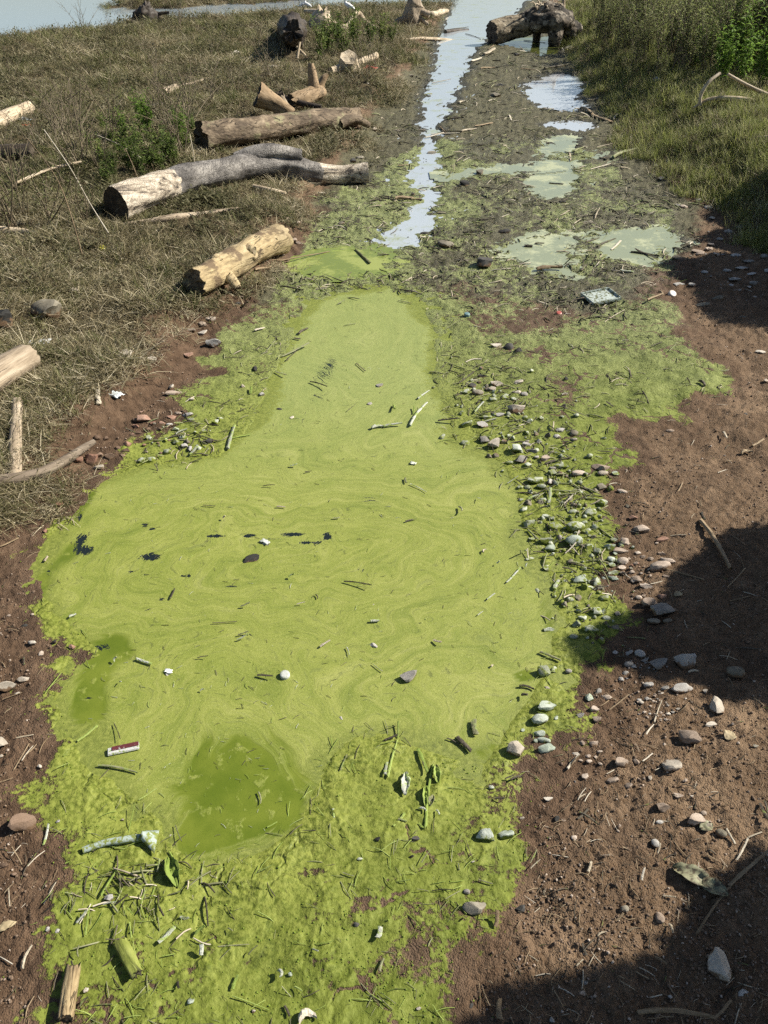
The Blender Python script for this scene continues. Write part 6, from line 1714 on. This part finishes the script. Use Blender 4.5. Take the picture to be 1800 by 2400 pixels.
# litter: fine plant fibres and crumbs, too many to count
def fibre(name, mat, L, d, bend, seed):
    r = random.Random(seed)
    v, f, _, _ = tube([Vector((-L / 2, 0, 0)), Vector((0, bend * L, L * .06)), Vector((L / 2, 0, 0))], [d / 2, d / 2, d / 3], 6, 4, seed, .15, 0, False)
    return bpy.data.objects.new(name, mesh_from(name, v, f, mat))

def lumps(name, code, seed):
    import bmesh
    bm = bmesh.new()
    bmesh.ops.create_icosphere(bm, subdivisions=1, radius=.5)
    for v in bm.verts:
        v.co *= 1 + .45 * mnoise.noise(v.co * 3 + Vector((seed, 0, 0)))
    me = bpy.data.meshes.new(name)
    bm.to_mesh(me); bm.free()
    me.materials.append(R_MAT[code] if isinstance(code, str) else code)
    return bpy.data.objects.new(name, me)

def litter(name, label, cat, protos, n, y0, y1, mask, smin, smax, power=1.0, tiltv=.25, margin=1.12, far=.12):
    x, y = fan_points(n, y0, y1, margin, power)
    z, k = ground(x, y, True, True)
    d = mask(x, y, k)
    keep = rng.random(n) < d
    x, y, z = x[keep], y[keep], z[keep]
    m_ = len(x)
    s = (smin + (smax - smin) * rng.random(m_) ** 2.2) * (1 + far * y)
    rot = np.stack([rng.normal(0, tiltv, m_), rng.normal(0, tiltv, m_), rng.random(m_) * 6.283], 1)
    z = np.maximum(z, 0.0003)
    scatter(name, protos, np.stack([x, y, z + .001], 1), rot, np.stack([s, s, s], 1), rng.integers(0, len(protos), m_), label, cat)
    return m_

fib_soil = [fibre('fib%d' % i, S_MAT[c], .032, .0018, b, i) for i, (c, b) in enumerate([('t', .05), ('d', .1), ('p', .03), ('t', .2), ('d', .02), ('t', -.1)])]
fib_alg = [fibre('fia%d' % i, S_MAT[c], .030, .0013, b, i) for i, (c, b) in enumerate([('g', .03), ('g', .06), ('o', .02), ('d', .04), ('g', -.05), ('o', -.03)])]
fib_far = [fibre('fif%d' % i, S_MAT[c], .045, .0032, b, i) for i, (c, b) in enumerate([('o', .05), ('d', .15), ('o', .03), ('d', .08), ('p', .1)])]
fib_film = [fibre('fim%d' % i, S_MAT[c], .012, .0009, b, i) for i, (c, b) in enumerate([('d', .05), ('o', .15), ('d', .03), ('w', .05), ('g', .1)])]
soilmask = lambda x, y, k: (1 - sst(k['alg'], -.05, .05)) * (1 - sst(k['sr'], .0, .2)) * (1 - .8 * sst(k['sl'], .0, .2)) * (.35 + .65 * sst(fbm(x * 3, y * 3, 3, 99), -.3, .4)) * (k['s_w'] > 0)
print('litter', litter('plant_litter', 'fine dry plant fibres strewn over the brown soil', 'litter', fib_soil, 9000, .45, 7, soilmask, .3, 1.3, 1.2))
algmask = lambda x, y, k: sst(k['alg'], -.03, .08) * (k['s_w'] > -.03) * (.12 + .88 * sst(fbm(x * 3.5, y * 3.5, 3, 97), -.15, .45))
print('litter', litter('reed_litter', 'algae coated reed fibres strewn through the green crust', 'litter', fib_alg, 9000, .45, 5.2, algmask, .3, 1.5, 1.0))
farmask = lambda x, y, k: sst(k['trk'], -.1, .2) * np.where(k['s_w'] > .0, 1, .10 * (k['s_w'] > -.10)) * (1 - sst(k['sl'], -.05, .1)) * (1 - sst(k['sr'], .05, .2)) * (.15 + .85 * sst(fbm(x * 2.2, y * 2.2, 3, 98), -.2, .4))
flatmask = lambda x, y, k: sst(k['alg'], -.03, .08) * (k['s_w'] > -.01) * sst(y, 2.3, 2.9) * (.1 + .9 * sst(fbm(x * 5, y * 5, 3, 90), -.2, .4))
print('litter', litter('flat_litter', 'dark bits of reed strewn over the algae flats', 'litter', fib_far + fib_alg, 26000, 2.2, 6, flatmask, .2, 1.0))
print('litter', litter('track_litter', 'dark plant bits strewn over the wet track', 'litter', fib_far, 30000, 3.3, 15, farmask, .3, 1.6))
filmmask = lambda x, y, k: (k['s_main'] < -.02) * (.3 + .7 * sst(fbm(x * 4, y * 4, 2, 96), -.2, .5))
print('litter', litter('floating_fibres', 'tiny dark fibres floating on the algae film', 'litter', fib_film, 5200, .8, 3.6, filmmask, .35, 1.5, 1.0, .03))
ridge_c = at(1150, 1080)
def ridgemask(x, y, k):
    a = 1.6 * gauss(x, y, 1050, 840, 70, 45) + gauss(x, y, 1130, 900, 110, 70) + gauss(x, y, 1220, 1060, 90, 90) + gauss(x, y, 1230, 1200, 80, 90) + gauss(x, y, 400, 950, 70, 45) + .5 * gauss(x, y, 1280, 490, 140, 50) + .9 * gauss(x, y, 1060, 590, 200, 26) \
        + 1.1 * gauss(x, y, 800, 603, 190, 11) + .8 * gauss(x, y, 660, 560, 60, 10) + .8 * gauss(x, y, 1180, 660, 140, 14) + .4 * gauss(x, y, 640, 770, 40, 30) + .4 * gauss(x, y, 300, 1930, 140, 70)
    return np.clip(a, 0, 1) * (k['s_w'] > -.05)
print('litter', litter('debris_mat', 'tangled dark and green plant debris matted among the stones', 'litter', fib_alg[2:] + fib_far, 46000, .5, 6, ridgemask, .3, 1.4, 1.0, .35))
rub = []
for i in range(8):
    me_ = stone_mesh(i + 20).copy(); me_.materials.append(R_MAT['aaamaama'[i]]); rub.append(bpy.data.objects.new('rubble%d' % i, me_))
def rubmask(x, y, k):
    a = gauss(x, y, 1060, 860, 60, 40) + gauss(x, y, 1120, 930, 70, 50) + gauss(x, y, 1220, 1060, 70, 80) + gauss(x, y, 1240, 1190, 60, 80) + .5 * gauss(x, y, 1270, 1310, 50, 60) + .7 * gauss(x, y, 390, 950, 50, 30)
    return np.clip(a, 0, 1) * (k['s_main'] > -.02)
print('rubble', litter('rubble', 'small angular algae coated rubble packed in the mud of the pool rim', 'rubble', rub, 9000, 1.2, 3.6, rubmask, .006, .024, 1.0, .5, far=.02))
crumb_mat = plain('soil_crumb', (.15, .105, .072), .95, .2, (.25, .18, .125), 300, (.5, .65))
crumbs = [lumps('crumb%d' % i, crumb_mat, i * 3.3) for i in range(3)] + [lumps('crumbp%d' % i, 't', i * 2.3) for i in range(1)]
gritmask = lambda x, y, k: (1 - sst(k['alg'], -.06, .03)) * (1 - sst(k['sl'], .1, .3)) * (1 - sst(k['sr'], .1, .3)) * (k['s_w'] > .01) * (.3 + .7 * sst(fbm(x * 4, y * 4, 3, 94), -.3, .4))
print('grit', litter('soil_grit', 'loose crumbs and grit on the brown soil', 'grit', crumbs, 46000, .45, 6, gritmask, .0016, .0070, 1.2, 1.0, far=.15))
gcr_mat = plain('algae_crumb', (.19, .26, .04), .85, .2, (.09, .13, .02), 200, (.5, .6))
gcr = [lumps('gcrumb%d' % i, gcr_mat, i * 4.3) for i in range(3)]
gm2 = lambda x, y, k: sst(k['alg'], -.05, .05) * (k['s_w'] > -.01) * (.1 + .9 * sst(fbm(x * 5, y * 5, 3, 92), -.1, .5))
print('grit', litter('algae_crumbs', 'small green crumbs of algae on the wet mud', 'algae', gcr, 16000, .45, 5.5, gm2, .0012, .0042, 1.0, 1.0, far=.12))
mcr_mat = plain('mud_crumb', (.09, .085, .055), .8, .3, (.03, .028, .02), 100, (.5, .6))
mcr = [lumps('mcrumb%d' % i, mcr_mat, i * 5.3) for i in range(3)]
print('grit', litter('mud_crumbs', 'dark crumbs of mud over the far track', 'mud', mcr, 20000, 3.2, 16, farmask, .003, .011, 1.0, 1.0, far=.10))

# leafy plants
def plant_mesh(seed, H, nst, leafL, leafW, per, lean, droop=.5, bare=.15, branchy=0):
    r = random.Random(seed)
    SV, SF, LV, LF, tint = [], [], [], [], []
    def add_stem(pts, r0, r1):
        v, f, _, _ = tube(pts, [r0 + (r1 - r0) * i / (len(pts) - 1) for i in range(len(pts))], 8, 5, seed, .05, 0, False)
        o = len(SV); SV.extend(v); SF.extend([tuple(i + o for i in q) for q in f])
    def add_leaf(p, a, el, L, w):
        d = Vector((math.cos(a) * math.cos(el), math.sin(a) * math.cos(el), math.sin(el)))
        s = Vector((-math.sin(a), math.cos(a), r.uniform(-.4, .4))).normalized()
        mid = p + d * L * .45 + Vector((0, 0, .04 * L))
        tip = p + d * L + Vector((0, 0, -droop * L * .4))
        o = len(LV)
        LV.extend([p, mid + s * w / 2 + Vector((0, 0, .08 * L)), tip, mid - s * w / 2 + Vector((0, 0, .08 * L)), mid])
        LF.extend([(o, o + 4, o + 1), (o + 1, o + 4, o + 2), (o + 4, o + 3, o + 2), (o, o + 3, o + 4)])
        t = r.random(); tint.extend([t] * 5)
    for s in range(nst):
        a = r.uniform(0, 6.283); h = H * r.uniform(.6, 1.05); ln = abs(r.gauss(0, lean)) * h
        b = Vector((r.gauss(0, .05), r.gauss(0, .05), 0)) * H
        tip = b + Vector((math.cos(a) * ln, math.sin(a) * ln, h))
        mid = b.lerp(tip, .5) + Vector((r.gauss(0, .05), r.gauss(0, .05), .04)) * h
        add_stem([b, mid, tip], .006 * H + .002, .0018)
        axes = [(b, mid, tip, per)]
        for q in range(branchy):
            u = r.uniform(.3, .85); p = b.lerp(tip, u); aa = r.uniform(0, 6.283); bl = h * r.uniform(.15, .35)
            e = p + Vector((math.cos(aa) * bl * .7, math.sin(aa) * bl * .7, bl * .7))
            add_stem([p, p.lerp(e, .5), e], .003, .0012)
            axes.append((p, p.lerp(e, .5), e, max(3, per // 3)))
        for (p0, p1, p2, nl) in axes:
            for k in range(nl):
                u = bare + (1 - bare) * (k + r.random()) / nl
                p = p0 * (1 - u) ** 2 + p1 * 2 * u * (1 - u) + p2 * u * u
                L = leafL * r.uniform(.6, 1.2) * (1.1 - .4 * u)
                add_leaf(p, r.uniform(0, 6.283), r.uniform(-.2, .9), L, L * leafW)
    return SV, SF, LV, LF, tint

def plant_proto(seed, leafmat, stemmat, **kw):
    SV, SF, LV, LF, tint = plant_mesh(seed, **kw)
    ml = mesh_from('foliage', LV, LF, leafmat, False); fattr(ml, 'tint', tint)
    return mesh_from('stem', SV, SF, stemmat), ml

def place_plant(proto, x, y, s, name, label, group, cat='plant', sink=.0, tilt=0.0):
    r = tag(link(bpy.data.objects.new(name, None)), label, cat, group)
    r.location = (x, y, gz(x, y) - sink)
    r.rotation_euler = (random.uniform(-tilt, tilt), random.uniform(-tilt, tilt), random.uniform(0, 6.283))
    r.scale = (s, s, s * random.uniform(.85, 1.15))
    st_, ml = proto
    link(bpy.data.objects.new('stem', st_), r)
    link(bpy.data.objects.new('foliage', ml), r)
    return r

PW = [plant_proto(200 + i, M_OLIVEW, M_STEM, H=1.0, nst=9, leafL=.075, leafW=.28, per=20, lean=.22, branchy=5) for i in range(4)]
PB = [plant_proto(220 + i, M_BRIGHT, M_GSTEM, H=.8, nst=7, leafL=.13, leafW=.26, per=20, lean=.22, branchy=3) for i in range(3)]
PG = [plant_proto(240 + i, M_WEED, M_GSTEM, H=.4, nst=7, leafL=.07, leafW=.30, per=16, lean=.35, branchy=3) for i in range(3)]
PD = [plant_proto(260 + i, M_OLIVEW, M_STEM, H=.6, nst=5, leafL=.03, leafW=.2, per=7, lean=.4, branchy=4) for i in range(3)]

# tall olive weeds on the right bank
for k in range(70):
    px, py = random.uniform(1290, 1720), random.uniform(40, 165)
    if py > 70 + (px - 1250) * .42 + 20: continue
    g = atg(px, py)
    place_plant(random.choice(PW), g.x, g.y, random.uniform(.55, .95), 'tall_weed', 'tall olive small leaved weed in the thicket on the right bank', 'weed thicket on the right bank', tilt=.15)
for px, py, s in [(1290, 100, .5), (1330, 130, .5), (1370, 150, .55), (1420, 160, .6), (1470, 165, .6), (1350, 110, .7), (1300, 70, .6), (1520, 165, .6), (1390, 120, .7), (1440, 130, .7), (1325, 160, .35), (1270, 75, .4), (1365, 180, .35), (1430, 185, .35), (1280, 40, .5), (1350, 30, .6), (1480, 140, .7)]:
    g = atg(px, py)
    place_plant(random.choice(PW), g.x, g.y, s, 'tall_weed', 'lower olive weed along the front of the thicket on the right bank', 'weeds along the front of the thicket', tilt=.2)
for px, py, s in [(1545, 165, .75), (1590, 150, .9), (1640, 165, .9), (1570, 120, 1.0), (1620, 120, 1.05), (1655, 130, 1.0), (1680, 190, .8), (1560, 182, .5), (1700, 140, 1.0), (1510, 150, .6), (1535, 120, .7), (1525, 90, .8), (1600, 185, .6), (1640, 195, .6), (1490, 110, .6), (1650, 90, 1.0)]:
    g = atg(px, py)
    place_plant(random.choice(PB), g.x, g.y, s, 'broad_leaved_weed', 'bright green broad leaved weed at the right edge of the bank', 'bright green weeds on the right bank', tilt=.1)
# green weeds on the left bank
for px, py, s, pr in [(320, 300, 1.0, PB), (310, 270, .7, PB), (260, 340, .9, PG), (290, 350, 1.1, PG), (330, 370, 1.2, PG), (360, 350, 1.1, PG), (280, 375, 1.0, PG), (385, 360, .9, PG), (240, 320, .8, PG), (400, 330, .7, PG), (415, 290, .8, PG), (345, 330, .9, PG), (250, 385, .8, PG), (215, 360, .9, PG), (300, 325, .9, PG), (375, 330, .8, PG), (265, 300, .7, PB), (225, 290, .7, PG), (200, 330, .7, PG), (350, 375, 1.0, PG), (395, 305, .8, PB), (230, 400, .7, PG), (310, 385, .9, PG)]:
    g = atg(px, py)
    place_plant(random.choice(pr), g.x, g.y, s * (.48 if pr is PB else .62), 'green_weed', 'green leafy weed between the charred log and the brown log end' if px > 270 else 'green leafy weed left of the charred log end', 'green weeds around the charred log', tilt=.25)
for px, py, s in [(690, 130, 1.0), (710, 115, 1.2), (740, 120, 1.2), (770, 105, 1.1), (800, 100, 1.1), (825, 95, 1.0), (730, 95, 1.0), (760, 85, .9), (845, 98, .7), (690, 100, .9)]:
    g = atg(px, py)
    place_plant(random.choice(PG), g.x, g.y, s, 'green_weed', 'green leafy bush far off before the driftwood heap', 'green bushes before the far driftwood', tilt=.2)
for k in range(34):
    px, py = random.uniform(-40, 420), random.uniform(250, 520)
    if px > 230 and py > 400: continue
    g = atg(px, py)
    place_plant(random.choice(PD), g.x, g.y, random.uniform(.5, .95), 'dry_weed', 'straggly dry weed among the grass around the left logs', 'dry weeds on the near left bank', tilt=.45)
for k in range(40):
    px, py = random.uniform(-40, 860), random.uniform(40, 240)
    g = atg(px, py)
    if -sdf(P_LEFT, np.array([g.x]), np.array([g.y]))[0] < .15: continue
    place_plant(random.choice(PD), g.x, g.y, random.uniform(.4, .8), 'dry_weed', 'straggly dry weed far off on the left bank', 'dry weeds on the far left bank', tilt=.45)
for k in range(16):
    px, py = random.uniform(240, 700), random.uniform(-6, 18)
    g = atg(px, py)
    place_plant(random.choice(PW), g.x, g.y, random.uniform(.3, .6), 'lakeside_shrub', 'low olive shrub on the spit across the water', 'shrubs on the far spit', tilt=.2)
# long dry stalks over the left logs
for i, (pts, lb) in enumerate([([(95, 280, .0), (150, 360, .0), (195, 440, 0), (237, 515, 0)], 'long dry stalk leaning down past the sawn log end'),
                ([(60, 300, 0), (130, 400, 0), (180, 560, 0)], 'thin dry stalk leaning in the weeds at far left'), ([(205, 290, 0), (320, 360, 0)], 'dry stalk slanting down onto the charred log'),
                ([(410, 290, 0), (418, 330, 0), (425, 370, 0), (452, 400, 0)], 'dry stalk crossing the middle of the charred log'), ([(270, 320, 0), (305, 410, 0)], 'short dry stalk behind the sawn log end'),
                ([(700, 230, 0), (712, 255, 0), (720, 280, 0)], 'dry stem hanging over the end of the brown log')]):
    ref = atg(pts[-1][0], pts[-1][1])
    P = [atY(px, py, ref.y + .02 + .10 * (len(pts) - 1 - j)) for j, (px, py, _) in enumerate(pts)]
    P[-1] = ref + Vector((0, 0, .03))
    if len(P) == 2: P.insert(1, P[0].lerp(P[1], .5) + Vector((0, 0, .02)))
    make_log('dry_stalk', lb, 'stalk', P, [.0026] * (len(P) - 1) + [.004], S_MAT['p'] if i in (0, 2, 3) else S_MAT['t'], S_MAT['t'], n=16, seg=6, seed=70 + i, keep=False, body='stem')

# shrubs standing right of the track, out of view: they throw the rounded shadows
def shade_shrub(label, tile, z0, blobs, seed):
    """blobs: shadow centre in the tile and crown radius; the crown stands above one base, its lower parts shading what lies further right"""
    r = random.Random(seed)
    root = tag(link(bpy.data.objects.new('shrub', None)), label, 'shrub', 'shrubs right of the track')
    LV, LF, tint, SV, SF = [], [], [], [], []
    C = []
    kx, ky = sun_dir.x / sun_dir.z, sun_dir.y / sun_dir.z
    g0 = atg(*T(tile, *blobs[0][:2]))
    bx0 = g0.x + kx * z0
    for (cx, cy, rad) in blobs:
        g = at(*T(tile, cx, cy))
        z = max((bx0 - g.x) / kx, .25)
        z = .35 * z + .65 * z0 if False else z
        C.append((Vector((g.x + kx * z, g.y + ky * z, z)), rad))
    bx = sum(c.x for c, _ in C) / len(C); by = sum(c.y for c, _ in C) / len(C)
    base = Vector((bx, by, gz(bx, by)))
    root.location = base
    for c, rad in C:
        n = int(110000 * rad * rad) + 600
        for k in range(n):
            d = Vector((r.gauss(0, 1), r.gauss(0, 1), r.gauss(0, 1))).normalized()
            q = r.random() ** .30 * (1 + .05 * mnoise.noise(d * 3 + Vector((seed, 0, 0))))
            p = c + Vector((d.x * rad * q, d.y * rad * q, d.z * rad * .8 * q)) - base
            if p.z < .02: continue
            a, el = r.uniform(0, 6.283), r.uniform(-.9, .9)
            L = r.uniform(.026, .046)
            dd = Vector((math.cos(a) * math.cos(el), math.sin(a) * math.cos(el), math.sin(el)))
            s = Vector((-math.sin(a), math.cos(a), r.uniform(-.8, .8))).normalized()
            o = len(LV)
            LV.extend([p, p + dd * L * .5 + s * L * .3, p + dd * L, p + dd * L * .5 - s * L * .3])
            LF.append((o, o + 1, o + 2, o + 3)); t = r.random(); tint.extend([t] * 4)
        for k in range(3):
            e = c + Vector((r.uniform(-.5, .5), r.uniform(-.5, .5), r.uniform(-.2, .5))) * rad - base
            b = Vector((r.uniform(-.05, .05), r.uniform(-.05, .05), -.05))
            v, f, _, _ = tube([b, b.lerp(e, .5) + Vector((0, 0, .08)), e], [.018, .011, .004], 10, 6, k, .1, 0, False)
            o = len(SV); SV.extend(v); SF.extend([tuple(i + o for i in q) for q in f])
    ml = mesh_from('crown', LV, LF, M_WEED, False); fattr(ml, 'tint', tint)
    link(bpy.data.objects.new('crown', ml), root)
    link(bpy.data.objects.new('trunk', mesh_from('trunk', SV, SF, M_BARK)), root)
shade_shrub('leafy shrub beside the track whose round crown shades the gravel', 'F', 1.6,
            [(950, 775, .062), (1090, 740, .085), (1250, 770, .13), (1420, 720, .17), (1560, 560, .19), (1620, 430, .15), (1620, 800, .2), (1800, 600, .3), (2050, 700, .35), (2300, 700, .4)], 5)
shade_shrub('leafy shrub nearest the camera shading the bottom right corner', 'H', 1.7,
            [(700, 1560, .14), (1000, 1520, .15), (1300, 1450, .16), (1650, 1300, .17), (1850, 1080, .17), (1900, 880, .14), (2100, 1200, .3), (1500, 1700, .25), (2500, 1300, .4), (900, 1800, .25)], 6)
shade_shrub('leafy shrub on the bank shading the stony soil', 'D', 2.2,
            [(1290, 235, .10), (1340, 295, .13), (1410, 300, .18), (1530, 260, .26), (1560, 390, .22), (1690, 440, .33), (1640, 340, .32), (1640, 130, .30), (1560, 30, .22), (1800, 300, .45), (1950, 150, .5), (2200, 200, .55)], 7)

# ------------------------------------------------------------------ tell small sets of look-alikes apart by their order from the left
def place_words():
    from collections import defaultdict
    sets = defaultdict(list)
    bpy.context.view_layer.update()
    for o in COL.objects:
        if o.parent is None and 'label' in o and 'group' in o:
            sets[o['label']].append(o)
    words = ['leftmost', 'second leftmost', 'third leftmost', 'fourth leftmost', 'fifth leftmost', 'sixth leftmost', 'seventh leftmost', 'eighth leftmost', 'ninth leftmost', 'tenth leftmost']
    for lb, L in sets.items():
        if 2 <= len(L) <= 10 and len(lb.split()) <= 14:
            L.sort(key=lambda o: o.matrix_world.translation.x / max(depth_of(o.matrix_world.translation), .2))
            for i, o in enumerate(L):
                o['label'] = ('rightmost' if i == len(L) - 1 else words[i]) + ' ' + lb
place_words()
